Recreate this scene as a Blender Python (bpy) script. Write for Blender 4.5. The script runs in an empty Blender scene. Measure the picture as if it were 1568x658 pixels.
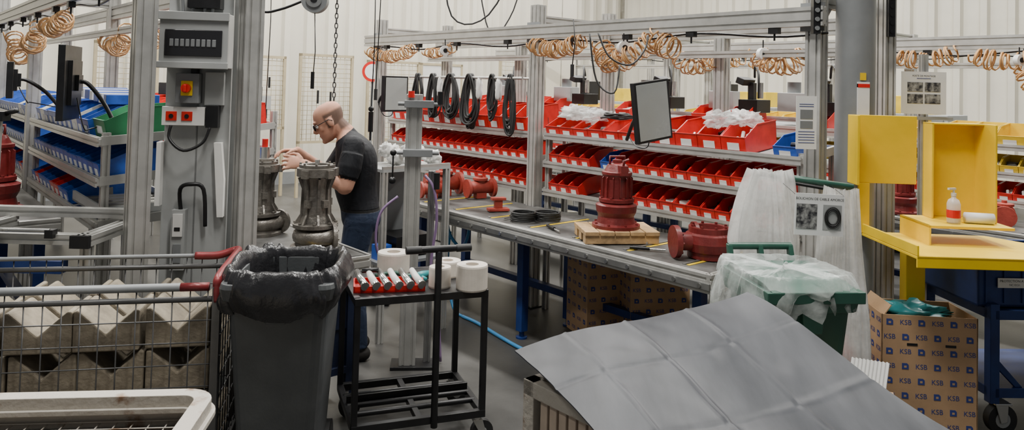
import bpy, math, random
from mathutils import Matrix, Vector, noise
random.seed(7)
D=bpy.data; C=bpy.context
pi=math.pi
RA=math.radians(41)   # the assembly lines run 41 deg to the world Y axis; "line frame" = (t across, s along)
def rnd(a,b): return random.uniform(a,b)
def L2W(t,s):
    return (math.cos(RA)*t-math.sin(RA)*s, math.sin(RA)*t+math.cos(RA)*s)

# ------------------------------------------------------------------ materials
def mk(name,col,rough=.5,metal=0.0,var=.15,scale=6,bump=0.0,bscale=60,col2=None,lo=.35,hi=.65,stretch=None,spec=.5):
    m=D.materials.new(name); m.use_nodes=True; nt=m.node_tree; N=nt.nodes; Lk=nt.links
    bs=N['Principled BSDF']; tc=N.new('ShaderNodeTexCoord'); no=N.new('ShaderNodeTexNoise')
    no.inputs['Scale'].default_value=scale; no.inputs['Detail'].default_value=6
    no.inputs['Roughness'].default_value=.6
    if stretch:
        mp=N.new('ShaderNodeMapping'); mp.inputs['Scale'].default_value=stretch; mp.inputs['Rotation'].default_value=(0,0,.3)
        Lk.new(tc.outputs['Object'],mp.inputs['Vector']); Lk.new(mp.outputs['Vector'],no.inputs['Vector'])
    else: Lk.new(tc.outputs['Object'],no.inputs['Vector'])
    cr=N.new('ShaderNodeValToRGB')
    c1=[max(0,c*(1-var)) for c in col]; c2=list(col2) if col2 else [min(1,c*(1+var)) for c in col]
    if col2: c1=list(col)
    cr.color_ramp.elements[0].position=lo; cr.color_ramp.elements[1].position=hi
    cr.color_ramp.elements[0].color=(*c1,1); cr.color_ramp.elements[1].color=(*c2,1)
    Lk.new(no.outputs['Fac'],cr.inputs['Fac']); Lk.new(cr.outputs['Color'],bs.inputs['Base Color'])
    mr=N.new('ShaderNodeMapRange'); mr.inputs['To Min'].default_value=max(.03,rough-.1); mr.inputs['To Max'].default_value=min(1,rough+.1)
    Lk.new(no.outputs['Fac'],mr.inputs['Value']); Lk.new(mr.outputs['Result'],bs.inputs['Roughness'])
    bs.inputs['Metallic'].default_value=metal; bs.inputs['Specular IOR Level'].default_value=spec
    if bump>0:
        n2=N.new('ShaderNodeTexNoise'); n2.inputs['Scale'].default_value=bscale; n2.inputs['Detail'].default_value=4
        Lk.new(tc.outputs['Object'],n2.inputs['Vector'])
        b=N.new('ShaderNodeBump'); b.inputs['Strength'].default_value=bump; b.inputs['Distance'].default_value=.01
        Lk.new(n2.outputs['Fac'],b.inputs['Height']); Lk.new(b.outputs['Normal'],bs.inputs['Normal'])
    return m
ALU=mk('aluminium',(.48,.475,.45),.36,.5,.1,9)
ALUD=mk('aluminium_dark',(.22,.22,.215),.4,.6,.1,9)
STEEL=mk('worn_steel',(.06,.059,.056),.5,.2,.3,5,.15,40,col2=(.15,.148,.142),spec=.3)
STEELB=mk('bright_steel',(.55,.55,.53),.25,.9,.1,8)
RED=mk('red_plastic',(.60,.016,.012),.36,0,.15,12)
DRED=mk('dark_red_paint',(.14,.013,.012),.42,0,.25,9,.2,50)
MRED=mk('primer_red',(.33,.045,.03),.5,0,.2,10,.2,60)
BLUE=mk('blue_plastic',(.025,.09,.42),.4,0,.2,12)
NAVY=mk('navy_steel',(.012,.035,.15),.42,.1,.2,8)
DNAVY=mk('dark_navy_steel',(.008,.014,.04),.45,.1,.3,8)
YEL=mk('yellow_paint',(.82,.55,.006),.42,0,.06,4)
YELB=mk('yellow_plastic',(.72,.50,.03),.45,0,.1,8)
GREEN=mk('green_plastic',(.02,.19,.075),.45,0,.1,8)
DGRN=mk('dark_green_plastic',(.022,.085,.058),.42,0,.15,6)
GRYP=mk('grey_bin_plastic',(.065,.07,.073),.42,0,.15,5,.08,90)
BLK=mk('black_paint',(.012,.012,.013),.4,.2,.3,8)
RUB=mk('black_rubber',(.018,.018,.018),.6,0,.2,10)
WHT=mk('white_plastic',(.68,.67,.64),.4,0,.05,8)
PAPER=mk('paper_white',(.78,.78,.76),.7,0,.03,8)
GRYL=mk('light_grey_paint',(.36,.37,.365),.45,.1,.08,4)
GRYM=mk('mid_grey_paint',(.21,.22,.225),.45,.1,.1,4)
WOOD=mk('raw_wood',(.42,.27,.13),.7,0,.3,14,.3,40)
CARD=mk('cardboard',(.44,.28,.155),.8,0,.08,6,.05,60)
INK=mk('blue_ink',(.03,.05,.22),.7,0,.05)
CONC=mk('cast_v_block',(.13,.11,.08),.75,0,.2,7,.4,50,col2=(.33,.285,.21),lo=.3,hi=.7)
CAST=mk('raw_casting',(.12,.11,.097),.4,.6,.3,9,.4,55,col2=(.27,.25,.22))
COIL=mk('tan_coil_hose',(.50,.275,.11),.38,0,.15,8)
BHOSE=mk('blue_hose',(.05,.25,.52),.4,0,.1,8)
PHOSE=mk('purple_hose',(.25,.16,.30),.4,0,.1,8)
TEAL=mk('teal_plastic',(.02,.22,.24),.35,0,.1,8)
BAGB=mk('black_film',(.018,.018,.020),.28,0,.2,8,.35,45)
SHEET=mk('grey_sheet',(.026,.029,.035),.40,.0,.1,1.9,col2=(.078,.082,.092),lo=.32,hi=.68,stretch=(3,.6,1),spec=.16)
RUST=mk('rusty_white_paint',(.20,.12,.07),.65,.1,.2,9,.3,50,col2=(.42,.39,.34),lo=.33,hi=.44)
CREAM=mk('cream_slats',(.46,.37,.29),.6,0,.12,9)
BEIGE=mk('beige_frame_paint',(.40,.34,.22),.5,0,.08,6)
BROWN=mk('brown_mesh_fill',(.05,.036,.025),.7,0,.3,20)
SCREEN=mk('monitor_glass_reflection',(.30,.31,.30),.25,0,.06,3)  # light grey reflection on the screen is painted into its base colour
DARKSC=mk('dark_glass',(.02,.02,.022),.15,0,.1,3)
LENS=mk('glasses_lens',(.10,.09,.085),.1,0,.05,3)
TUBEW=mk('ceramic_white',(.62,.57,.50),.5,0,.08,12)
REDRAIL=mk('red_oxide_tube',(.20,.025,.028),.4,.2,.25,8)
PHO=mk('photo_print',(.025,.025,.03),.5,0,.2,26,col2=(.42,.42,.40),lo=.42,hi=.66)
GM=mk('galvanised_dark',(.10,.10,.10),.45,.6,.2)
# translucent film
def film(name,col,al,sp=.2):
    m=D.materials.new(name); m.use_nodes=True; nt=m.node_tree; N=nt.nodes; Lk=nt.links
    out=N['Material Output']; bs=N['Principled BSDF']; bs.inputs['Base Color'].default_value=(*col,1); bs.inputs['Roughness'].default_value=.22
    tr=N.new('ShaderNodeBsdfTransparent'); tl=N.new('ShaderNodeBsdfTranslucent'); tl.inputs['Color'].default_value=(*col,1)
    mx=N.new('ShaderNodeMixShader'); mx.inputs[0].default_value=.45
    Lk.new(bs.outputs[0],mx.inputs[1]); Lk.new(tl.outputs[0],mx.inputs[2])
    m2=N.new('ShaderNodeMixShader'); no=N.new('ShaderNodeTexNoise'); no.inputs['Scale'].default_value=9; no.inputs['Detail'].default_value=5
    tc=N.new('ShaderNodeTexCoord'); Lk.new(tc.outputs['Object'],no.inputs['Vector'])
    mr=N.new('ShaderNodeMapRange'); mr.inputs['From Min'].default_value=.3; mr.inputs['From Max'].default_value=.7
    mr.inputs['To Min'].default_value=max(0,al-sp); mr.inputs['To Max'].default_value=min(1,al+sp)
    Lk.new(no.outputs['Fac'],mr.inputs['Value']); Lk.new(mr.outputs['Result'],m2.inputs[0])
    Lk.new(tr.outputs[0],m2.inputs[1]); Lk.new(mx.outputs[0],m2.inputs[2])
    b=N.new('ShaderNodeBump'); b.inputs['Strength'].default_value=.6; b.inputs['Distance'].default_value=.02
    Lk.new(no.outputs['Fac'],b.inputs['Height']); Lk.new(b.outputs['Normal'],bs.inputs['Normal'])
    Lk.new(m2.outputs[0],out.inputs['Surface']); return m
FILMW=film('white_film',(.84,.84,.82),.60,.3)
FILMC=film('clear_film',(.80,.84,.82),.36,.3)

# ------------------------------------------------------------------ mesh builder
_txt={}
def link(o): C.scene.collection.objects.link(o)
def textmesh(s):
    if s in _txt: return _txt[s]
    cu=D.curves.new('t','FONT'); cu.body=s; cu.size=1; cu.align_x='CENTER'; cu.align_y='CENTER'
    o=D.objects.new('t',cu); link(o); C.view_layer.update()
    e=o.evaluated_get(C.evaluated_depsgraph_get()); me=e.to_mesh()
    r=([tuple(v.co) for v in me.vertices],[tuple(p.vertices) for p in me.polygons])
    e.to_mesh_clear(); D.objects.remove(o); D.curves.remove(cu); _txt[s]=r; return r
class B:
    def __init__(s,name):
        s.n=name; s.v=[]; s.f=[]; s.mi=[]; s.sm=[]; s.mats=[]; s.cur=0; s.M=Matrix()
    def m(s,mat):
        if mat not in s.mats: s.mats.append(mat)
        s.cur=s.mats.index(mat); return s
    def add(s,vs,fs,sm=False):
        o=len(s.v); M=s.M
        for v in vs: s.v.append(M@Vector(v))
        for f in fs: s.f.append([i+o for i in f]); s.mi.append(s.cur); s.sm.append(sm)
    def box(s,x0,x1,y0,y1,z0,z1):
        vs=[(x0,y0,z0),(x1,y0,z0),(x1,y1,z0),(x0,y1,z0),(x0,y0,z1),(x1,y0,z1),(x1,y1,z1),(x0,y1,z1)]
        s.add(vs,[(3,2,1,0),(4,5,6,7),(0,1,5,4),(1,2,6,5),(2,3,7,6),(3,0,4,7)])
    def cb(s,c,sz,R=None):
        M0=s.M; s.M=M0@Matrix.Translation(c)@(R.to_4x4() if R else Matrix())
        a,b,c2=sz[0]/2,sz[1]/2,sz[2]/2; s.box(-a,a,-b,b,-c2,c2); s.M=M0
    def frame(s,d,hint=None):
        d=Vector(d).normalized(); h=Vector(hint) if hint else (Vector((0,0,1)) if abs(d.z)<.9 else Vector((1,0,0)))
        a=(h-d*h.dot(d)).normalized(); b=d.cross(a); return a,b
    def cyl(s,p0,p1,r0,r1=None,n=16,sm=True):
        if r1 is None: r1=r0
        p0=Vector(p0);p1=Vector(p1); a,b=s.frame(p1-p0); vs=[]
        for p,r in((p0,r0),(p1,r1)):
            for i in range(n):
                t=2*pi*i/n; vs.append(p+a*(r*math.cos(t))+b*(r*math.sin(t)))
        s.add(vs,[(i,(i+1)%n,n+(i+1)%n,n+i) for i in range(n)],sm)
        s.add(vs[:n],[tuple(range(n))[::-1]]); s.add(vs[n:],[tuple(range(n))])
    def tube(s,pts,r,n=8,closed=False,caps=True):
        P=[Vector(p) for p in pts]; k=len(P)
        R=r if isinstance(r,(list,tuple)) else [r]*k
        vs=[]; a=None
        for i in range(k):
            if closed: d=P[(i+1)%k]-P[i-1]
            else: d=P[min(i+1,k-1)]-P[max(i-1,0)]
            if d.length<1e-9: d=Vector((0,0,1))
            d.normalize()
            if a is None: a,_=s.frame(d)
            a=(a-d*a.dot(d)); 
            if a.length<1e-6: a,_=s.frame(d)
            a.normalize(); b=d.cross(a)
            for j in range(n):
                t=2*pi*j/n; vs.append(P[i]+a*(R[i]*math.cos(t))+b*(R[i]*math.sin(t)))
        fs=[]
        for i in range(k if closed else k-1):
            i2=(i+1)%k
            for j in range(n): fs.append((i*n+j,i*n+(j+1)%n,i2*n+(j+1)%n,i2*n+j))
        if caps and not closed:
            fs.append(tuple(range(n))[::-1]); fs.append(tuple(range((k-1)*n,k*n)))
        s.add(vs,fs,True)
    def stube(s,pts,r,n=8,sub=5):
        P=[Vector(p) for p in pts]; Q=[]
        for i in range(len(P)-1):
            p0=P[max(i-1,0)];p1=P[i];p2=P[i+1];p3=P[min(i+2,len(P)-1)]
            for k in range(sub):
                t=k/sub; Q.append(.5*((2*p1)+(p2-p0)*t+(2*p0-5*p1+4*p2-p3)*t*t+(-p0+3*p1-3*p2+p3)*t**3))
        Q.append(P[-1]); s.tube(Q,r,n)
    def lathe(s,prof,c=(0,0,0),n=28,R=None,sm=False,sx=1,sy=1):
        M0=s.M; s.M=M0@Matrix.Translation(c)@(R.to_4x4() if R else Matrix())
        vs=[];fs=[];k=len(prof)
        for r,z in prof:
            for i in range(n):
                t=2*pi*i/n; vs.append((r*math.cos(t)*sx,r*math.sin(t)*sy,z))
        for j in range(k-1):
            for i in range(n): fs.append((j*n+i,j*n+(i+1)%n,(j+1)*n+(i+1)%n,(j+1)*n+i))
        fs.append(tuple(range(n))[::-1]); fs.append(tuple(range((k-1)*n,k*n)))
        s.add(vs,fs,sm); s.M=M0
    def ball(s,c,r,sx=1,sy=1,sz=1,n=14,R=None):
        prof=[(r*math.sin(pi*i/n)+1e-5,-r*math.cos(pi*i/n)*sz) for i in range(n+1)]
        s.lathe(prof,c,n*2,R,True,sx,sy)
    def prism(s,poly,a0,a1,axis='Z'):
        n=len(poly)
        def P(p,a):
            if axis=='Z': return (p[0],p[1],a)
            if axis=='Y': return (p[0],a,p[1])
            return (a,p[0],p[1])
        vs=[P(p,a0) for p in poly]+[P(p,a1) for p in poly]
        fs=[(i,(i+1)%n,n+(i+1)%n,n+i) for i in range(n)]+[tuple(range(n))[::-1],tuple(range(n,2*n))]
        s.add(vs,fs)
    def alu(s,p0,p1,w=.045,d=.045,hint=(1,0,0)):
        p0=Vector(p0);p1=Vector(p1); a,b=s.frame(p1-p0,hint)
        def side(L):
            n=max(1,round(L/.05)); o=[]
            for i in range(n):
                c=-L/2+L*(i+.5)/n; o+= [(c-.006,0),(c-.006,.009),(c+.006,.009),(c+.006,0)]
            return o
        poly=[]
        def walk(L,off,f):
            poly.append(f(-L/2,0))
            for q,dep in side(L): poly.append(f(q,dep))
        walk(w,d,lambda q,e:(q,-d/2+e)); walk(d,w,lambda q,e:(w/2-e,q))
        walk(w,d,lambda q,e:(-q,d/2-e)); walk(d,w,lambda q,e:(-w/2+e,-q))
        n=len(poly)
        vs=[p0+a*x+b*y for x,y in poly]+[p1+a*x+b*y for x,y in poly]
        s.add(vs,[(i,(i+1)%n,n+(i+1)%n,n+i) for i in range(n)]+[tuple(range(n))[::-1],tuple(range(n,2*n))])
    def grid(s,fn,nu,nv,sm=True,closeu=False):
        vs=[fn(i/(nu if closeu else nu-1),j/(nv-1)) for j in range(nv) for i in range(nu)]
        fs=[]
        for j in range(nv-1):
            for i in range(nu if closeu else nu-1):
                i2=(i+1)%nu; fs.append((j*nu+i,j*nu+i2,(j+1)*nu+i2,(j+1)*nu+i))
        s.add(vs,fs,sm)
    def text(s,st,size,M):
        vs,fs=textmesh(st); M0=s.M; s.M=M0@M@Matrix.Scale(size,4); s.add(vs,fs); s.M=M0
    def coil(s,p0,p1,sag,R,turns,r=.0055,hint=None):
        p0=Vector(p0);p1=Vector(p1); N=int(turns*11); pts=[]
        d=(p1-p0); d.z=0
        if d.length<1e-4: d=Vector((0,1,0))
        d.normalize(); sd=d.cross(Vector((0,0,1)))
        for i in range(N+1):
            t=i/N; c=p0.lerp(p1,t); c.z-=sag*4*t*(1-t)
            tg=(p1-p0); tg=Vector((tg.x,tg.y,tg.z-sag*4*(1-2*t))).normalized()
            a=(sd-tg*sd.dot(tg)).normalized(); b=tg.cross(a); th=2*pi*turns*t
            RR=R*(1+.18*math.sin(th*.13+p0.x*9))
            pts.append(c+a*(RR*math.cos(th))+b*(RR*math.sin(th))+tg*(.015*math.sin(th*.37)))
        s.tube(pts,r,5)
    def build(s,rot=0.0,loc=(0,0,0),bevel=0,parent=None,name=None):
        xs=[v.x for v in s.v];ys=[v.y for v in s.v];zs=[v.z for v in s.v]
        c=Vector(((min(xs)+max(xs))/2,(min(ys)+max(ys))/2,min(zs)))
        me=D.meshes.new(name or s.n); me.from_pydata([v-c for v in s.v],[],s.f)
        for mt in s.mats: me.materials.append(mt)
        me.polygons.foreach_set('material_index',s.mi); me.polygons.foreach_set('use_smooth',s.sm)
        me.update()
        o=D.objects.new(name or s.n,me); link(o)
        Rz=Matrix.Rotation(rot,3,'Z'); o.location=Vector(loc)+Rz@c; o.rotation_euler=(0,0,rot)
        if bevel:
            bm=o.modifiers.new('bevel','BEVEL'); bm.width=bevel; bm.segments=2; bm.limit_method='ANGLE'; bm.angle_limit=math.radians(50)
        if parent: o.parent=parent
        return o
def RX(a): return Matrix.Rotation(a,3,'X')
def RY(a): return Matrix.Rotation(a,3,'Y')
def RZ(a): return Matrix.Rotation(a,3,'Z')
T=Matrix.Translation

# ------------------------------------------------------------------ room
WS=12.0; WT=14.0; HH=6.5
FLOOR=mk('concrete_floor',(.034,.033,.031),.40,0,.2,1.3,.06,35,col2=(.092,.09,.085),lo=.3,hi=.72,spec=.28)
b=B('floor'); b.m(FLOOR); b.box(-7,WT,-5,WS,-.1,0); b.build(RA)
WALLM=mk('ribbed_wall_white',(.60,.57,.485),.5,.0,.06,.8)
def ribs(name,axis,a0,a1,fixed,sgn):
    b=B(name); b.m(WALLM); pts=[]; x=a0; p=.40
    while x<a1:
        pts+=[(x,0),(x+.24,0),(x+.27,.075),(x+.37,.075)]; x+=p
    pts=[(min(q,a1),e) for q,e in pts]
    vs=[];n=len(pts)
    for z in (0,HH):
        for q,e in pts:
            vs.append((q,fixed+sgn*e,z) if axis=='t' else (fixed+sgn*e,q,z))
    b.add(vs,[(i,i+1,n+i+1,n+i) for i in range(n-1)])
    if axis=='t': b.box(a0,a1,fixed+.01,fixed+.12,0,HH)
    else: b.box(fixed+.01,fixed+.12,a0,a1,0,HH)
    return b.build(RA)
ribs('wall_back','t',-7,WT,WS,-1)
ribs('wall_right','s',-5,WS,WT,-1)
b=B('ceiling'); b.m(GRYL); b.box(-7,WT,-5,WS,HH,HH+.1); b.build(RA)
b=B('baseboard_back'); b.m(GRYM); b.box(-7,WT-.1,WS-.12,WS-.08,0,.2); b.build(RA)
def hcol(name,x,y,w,h,rot,mat,flange=.02):
    b=B(name); b.m(mat); b.box(-w/2,w/2,-w/2,-w/2+flange,0,h); b.box(-w/2,w/2,w/2-flange,w/2,0,h); b.box(-.01,.01,-w/2,w/2,0,h)
    b.box(-w/2-.06,w/2+.06,-w/2-.06,w/2+.06,0,.02)
    return b.build(rot,(x,y,0),.003)
hcol('building_pillar',.66,10.6,.42,HH,.15,WALLM)

# ------------------------------------------------------------------ storage bins
def sbin(b,x,y,z,d,w,h,mat,fill=None,label=True):
    th=.004
    b.m(mat); b.box(x,x+d,y,y+w,z,z+th); b.box(x+d-th,x+d,y,y+w,z,z+h)
    side=[(x,z),(x+d,z),(x+d,z+h),(x+.38*d,z+h),(x+.3*d,z+h*.92),(x-.01,z+h*.60),(x-.005,z+.4*h)]
    b.prism(side,y,y+th,'Y'); b.prism(side,y+w-th,y+w,'Y')
    b.prism([(x,z),(x+th,z),(x-.008,z+h*.60),(x-.014,z+h*.60)],y,y+w,'Y')
    b.prism([(x-.014,z+h*.57),(x-.006,z+h*.57),(x-.006,z+h*.62),(x-.018,z+h*.62)],y-.001,y+w+.001,'Y')
    b.box(x+.38*d,x+d,y-.003,y+th+.003,z+h-.006,z+h); b.box(x+.38*d,x+d,y+w-th-.003,y+w+.003,z+h-.006,z+h)
    if label:
        b.m(PAPER); b.prism([(x-.0055,z+h*.14),(x-.003,z+h*.14),(x-.010,z+h*.40),(x-.0125,z+h*.40)],y+w*.26,y+w*.74,'Y')
    if fill:
        b.m(fill)
        k=random.choice([3,4,5])
        for i in range(k):
            cx=x+rnd(.2,.8)*d; cy=y+rnd(.25,.75)*w
            if random.random()<.5: b.cyl((cx-.03,cy-.01,z+h*.3),(cx+.03,cy+.01,z+h*rnd(.45,.7)),.012,n=8)
            else: b.cb((cx,cy,z+h*.35),(d*.3,w*.3,h*rnd(.3,.6)),RZ(rnd(0,3)))
        b.box(x+.01,x+d-.01,y+.006,y+w-.006,z+.01,z+h*.25)
def crumple(b,c,sx,sy,sz,amp=.35,seed=0):
    def fn(u,v):
        th=2*pi*u; ph=pi*(v*.98+.01)
        d=Vector((math.cos(th)*math.sin(ph),math.sin(th)*math.sin(ph),-math.cos(ph)))
        k=1+amp*noise.noise(d*2.3+Vector((seed,0,0)))+amp*.8*abs(noise.noise(d*6+Vector((0,seed,0))))
        return (c[0]+d.x*sx*k,c[1]+d.y*sy*k,c[2]+max(d.z,-.7)*sz*k)
    b.grid(fn,30,18,True,True)

def rack(name,t0,depth,s0,s1,hs,top,tilt=6,lip=.04):
    b=B(name); b.m(ALU)
    for s in (s0+.02,s1-.02):
        for t in (t0+.03,t0+depth): b.alu((t,s,0),(t,s,top),.04,.04)
    n=math.tan(math.radians(tilt))
    for h in hs:
        b.m(ALU); b.alu((t0-.005,s0,h-.012),(t0-.005,s1,h-.012),.05,.03,(0,0,1))
        b.alu((t0+depth+.0,s0,h+n*depth),(t0+depth,s1,h+n*depth),.04,.03,(0,0,1))
        b.m(GRYL); b.prism([(t0+.01,h-.02),(t0+depth,h+n*depth-.02),(t0+depth,h+n*depth-.014),(t0+.01,h-.012)],s0,s1,'Y')
        b.m(ALU)
        for s in (s0+.005,s1-.005):
            b.prism([(t0,h-.03),(t0+depth,h+n*depth-.03),(t0+depth,h+n*depth+.02),(t0,h+.02)],s-.012,s+.012,'Y')
    return b.build(RA)
HS=(.93,1.15,1.37)
rack('flow_rack',4.08,.42,2.12,4.27,HS,1.40)
rack('flow_rack',4.08,.42,4.43,6.6,HS,1.40)
def binrow(b,t0,s0,s1,h,w,d,hh,pick,tilt=6,gap=.004,fillp=.7,label=True):
    b.M=T((t0+.02,0,h-.008))@Matrix.Rotation(-math.radians(tilt),4,'Y')
    s=s0
    while s+w<=s1+.001:
        mt=pick(s)
        if mt: sbin(b,0,s,0,d,w-gap,hh*rnd(.97,1.03),mt,random.choice([STEELB,BLK,CAST,WHT,STEEL]) if random.random()<fillp else None,label)
        s+=w
    b.M=Matrix()
rb=B('red_storage_bins'); bb=B('blue_storage_bins')
binrow(rb,4.06,2.15,4.25,.93,.108,.26,.13,lambda s: RED if not 3.62<s<3.78 else None)
binrow(rb,4.06,2.15,4.25,1.15,.108,.26,.13,lambda s: RED if not 3.45<s<3.72 else None)
binrow(rb,4.06,2.48,3.18,1.37,.175,.36,.175,lambda s: RED,fillp=.9)
binrow(rb,4.06,3.2,4.25,1.37,.15,.34,.13,lambda s: RED,fillp=1)
binrow(bb,4.06,2.15,2.42,1.37,.15,.3,.12,lambda s: BLUE,label=True)
binrow(bb,4.06,3.45,3.75,1.15,.108,.26,.125,lambda s: BLUE)
rb.build(RA); bb.build(RA)
rb=B('red_storage_bins')
binrow(rb,4.06,4.47,6.55,.93,.108,.26,.13,lambda s: RED)
binrow(rb,4.06,4.47,6.55,1.15,.108,.26,.13,lambda s: RED)
binrow(rb,4.06,4.47,6.55,1.37,.17,.36,.21,lambda s: RED)
rb.build(RA)
b=B('plastic_parts_bags')
for i,(s,t,z) in enumerate([(4.05,4.2,1.54),(3.85,4.22,1.53),(4.15,4.3,1.55),(2.75,4.22,1.56),(2.62,4.3,1.57),(3.35,4.25,1.52)]):
    b.m(FILMC if i%2 else FILMW); crumple(b,(t,s,z),.10,.075,.045,.9,i*3.1)
b.build(RA)
def hank(b,c,rx,rz,n,r,flat=False):
    for k in range(n):
        pts=[]; ox=rnd(-.015,.015);oy=rnd(-.03,.03);a=rnd(.8,1.08);ph=rnd(0,6)
        w=rx*rnd(.45,1.05)
        for i in range(30):
            th=2*pi*i/30
            if flat: pts.append((c[0]+ox+rx*a*math.cos(th),c[1]+oy+rz*a*math.sin(th),c[2]+k*r*1.1+.004*math.sin(3*th+ph)))
            else: pts.append((c[0]+ox+.008*math.sin(2*th+ph),c[1]+oy*.6+w*math.sin(th)*(1-.35*math.cos(th))+.006*math.sin(3*th+ph),c[2]+rz*a*math.cos(th)-rz*a))
        b.tube(pts,r,6,True)
b=B('black_hose_coil'); b.m(RUB); hank(b,(4.2,3.62,1.53),.09,.12,4,.008,flat=True); b.build(RA)
b=B('hanging_cable_hanks'); b.m(ALU); b.cyl((3.985,4.45,1.81),(3.985,6.1,1.81),.012,n=10)
for s in (4.5,6.05): b.cyl((3.99,s,1.81),(4.1,s,1.81),.01,n=8); b.cyl((4.1,s,1.81),(4.1,s,1.41),.012,n=8)
b.m(RUB)
for s,l,nn,w in ((4.60,.25,11,.06),(4.84,.20,8,.05),(5.14,.24,18,.11),(5.42,.20,18,.10),(5.70,.20,14,.09),(5.95,.17,8,.06)):
    hank(b,(3.985,s,1.84),w,l*.95,nn,.009)
b.m(WHT)
for s in (4.74,5.0,5.58): crumple(b,(3.98,s,1.70),.025,.03,.10,.3,s)
b.build(RA)

# ------------------------------------------------------------------ gantry frames with coil hoses
def gantry(name,tf,tb,ss,h,top,s0,s1):
    b=B(name); b.m(ALU)
    for i,s in enumerate(ss):
        tp=top[i] if isinstance(top,(list,tuple)) else top
        b.alu((tf,s,0),(tf,s,tp),.09,.09); b.alu((tb,s,0),(tb,s,tp),.09,.09)
        b.alu((tf,s,h+.10),(tb,s,h+.10),.08,.045,(0,0,1))
        b.m(GRYM); b.cb((tf-.05,s,h),(.012,.14,.16)); b.m(ALU)
        b.m(BLK); b.box(tf-.06,tf+.06,s-.06,s+.06,0,.012); b.box(tb-.06,tb+.06,s-.06,s+.06,0,.012); b.m(ALU)
        b.prism([(tf+.045,h+.06),(tf+.045,h-.06),(tf+.16,h+.06)],s-.01,s+.01,'Y')
    b.alu((tf-.07,s0,h),(tf-.07,s1,h),.11,.05,(0,0,1)); b.alu((tb,s0,h+.02),(tb,s1,h+.02),.11,.05,(0,0,1))
    b.alu((tb-.1,s0,h-.16),(tb-.1,s1,h-.16),.05,.05,(0,0,1))
    b.m(BLK)
    s=s0+.3
    while s<s1:
        b.cb((tf-.07,s,h-.07),(.04,.06,.04)); b.cyl((tf-.07,s,h-.09),(tf-.07,s,h-.13),.006,n=6); s+=rnd(.5,.9)
    pts=[]; s=s0
    while s<s1: pts.append((tf-.03,s,h-.075+.02*math.sin(s*5)-.01)); s+=.12
    b.tube(pts,.007,6)
    return b.build(RA)
gantry('gantry_frame',4.05,4.9,(2.03,4.35,6.75),2.18,(2.8,2.40,2.40),1.95,6.95)
b=B('gantry_post'); b.m(ALU); b.alu((4.9,3.2,0),(4.9,3.2,2.15),.09,.09); b.alu((4.9,5.5,0),(4.9,5.5,2.15),.09,.09); b.build(RA)
gantry('gantry_frame',6.9,7.7,(.6,2.9,5.2,7.5),2.2,2.35,-.2,8.2)
gantry('gantry_frame',9.6,10.3,(2.2,4.9,7.6),2.3,2.5,.5,9)
gantry('gantry_frame',1.0,1.55,(6.95,8.9),2.25,2.6,4.2,9.4)
b=B('coiled_air_hoses'); b.m(COIL)
F=3.98
for p0,p1,sg,R,tn in [
    ((F,6.9,2.08),(F,6.0,2.10),.08,.055,24),((F,5.85,2.05),(F,5.4,2.08),.03,.04,12),
    ((F,4.35,2.09),(F-.02,3.75,2.1),.06,.06,24),((F-.02,3.6,2.08),(F-.05,3.45,1.90),.0,.075,7),
    ((F-.05,3.5,1.92),(F,3.1,2.1),.03,.07,14),((F,3.15,2.12),(F,2.95,2.02),.02,.07,7),
    ((4.85,2.9,2.06),(4.85,2.5,2.04),.12,.065,13),((4.8,4.4,2.08),(4.8,4.0,2.04),.06,.055,11),
    ((4.85,3.6,2.05),(4.85,3.25,2.0),.1,.06,10)]:
    b.coil(p0,p1,sg,R,tn,.0065)
b.build(RA)
b=B('coiled_air_hoses'); b.m(COIL)
for p0,p1,sg,R,tn in [((6.8,2.7,2.1),(6.8,2.2,2.12),.05,.065,14),((6.8,2.1,2.1),(6.8,1.5,2.1),.06,.07,17),((6.8,1.75,2.0),(6.8,1.55,1.72),0,.08,9),
    ((6.8,4.7,2.1),(6.8,4.2,2.1),.06,.06,12),((6.8,4.1,2.05),(6.8,3.8,2.1),.06,.05,8),((6.8,1.2,2.1),(6.8,.9,2.0),.06,.06,8)]:
    b.coil(p0,p1,sg,R,tn,.0075)
b.build(RA)
b=B('coiled_air_hoses'); b.m(COIL)
for p0,p1,sg,R,tn in [((.95,6.2,2.1),(.95,5.5,2.12),.05,.055,18),((.95,6.9,2.0),(.95,6.5,2.1),.08,.065,12),((1.5,6.9,2.05),(1.5,6.2,2.1),.1,.065,16),((.95,7.8,2.1),(.95,7.2,1.9),.1,.065,14),
    ((1.6,5.6,2.1),(1.6,5.2,2.05),.12,.06,10),((1.6,6.3,2.1),(1.6,5.8,2.1),.1,.055,11)]:
    b.coil(p0,p1,sg,R,tn,.0065)
b.build(RA)

rack('flow_rack',6.9,.42,.7,2.8,HS,1.42); rack('flow_rack',6.9,.42,3.0,5.1,HS,1.42); rack('flow_rack',6.9,.42,5.3,7.4,HS,1.42)
yb=B('yellow_storage_bins'); rb=B('red_storage_bins')
for a,c in ((.75,2.75),(3.05,5.05),(5.35,7.35)):
    binrow(yb,6.88,a,c,1.37,.2,.36,.15,lambda s: YELB if random.random()<.8 else None,fillp=.4)
    binrow(yb,6.88,a,c,1.15,.13,.26,.12,lambda s: YELB)
    binrow(rb,6.88,a,c,.93,.12,.26,.12,lambda s: RED)
yb.build(RA); rb.build(RA)
rack('flow_rack',4.98,.4,2.2,6.7,(1.0,1.25,1.5),1.62)
rb=B('red_storage_bins'); yb=B('yellow_storage_bins')
binrow(rb,4.98,2.25,6.6,1.5,.16,.3,.13,lambda s: RED if random.random()<.35 else None)
binrow(yb,4.98,2.25,6.6,1.25,.16,.3,.13,lambda s: YELB if random.random()<.6 else None)
rb.build(RA); yb.build(RA)

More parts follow.
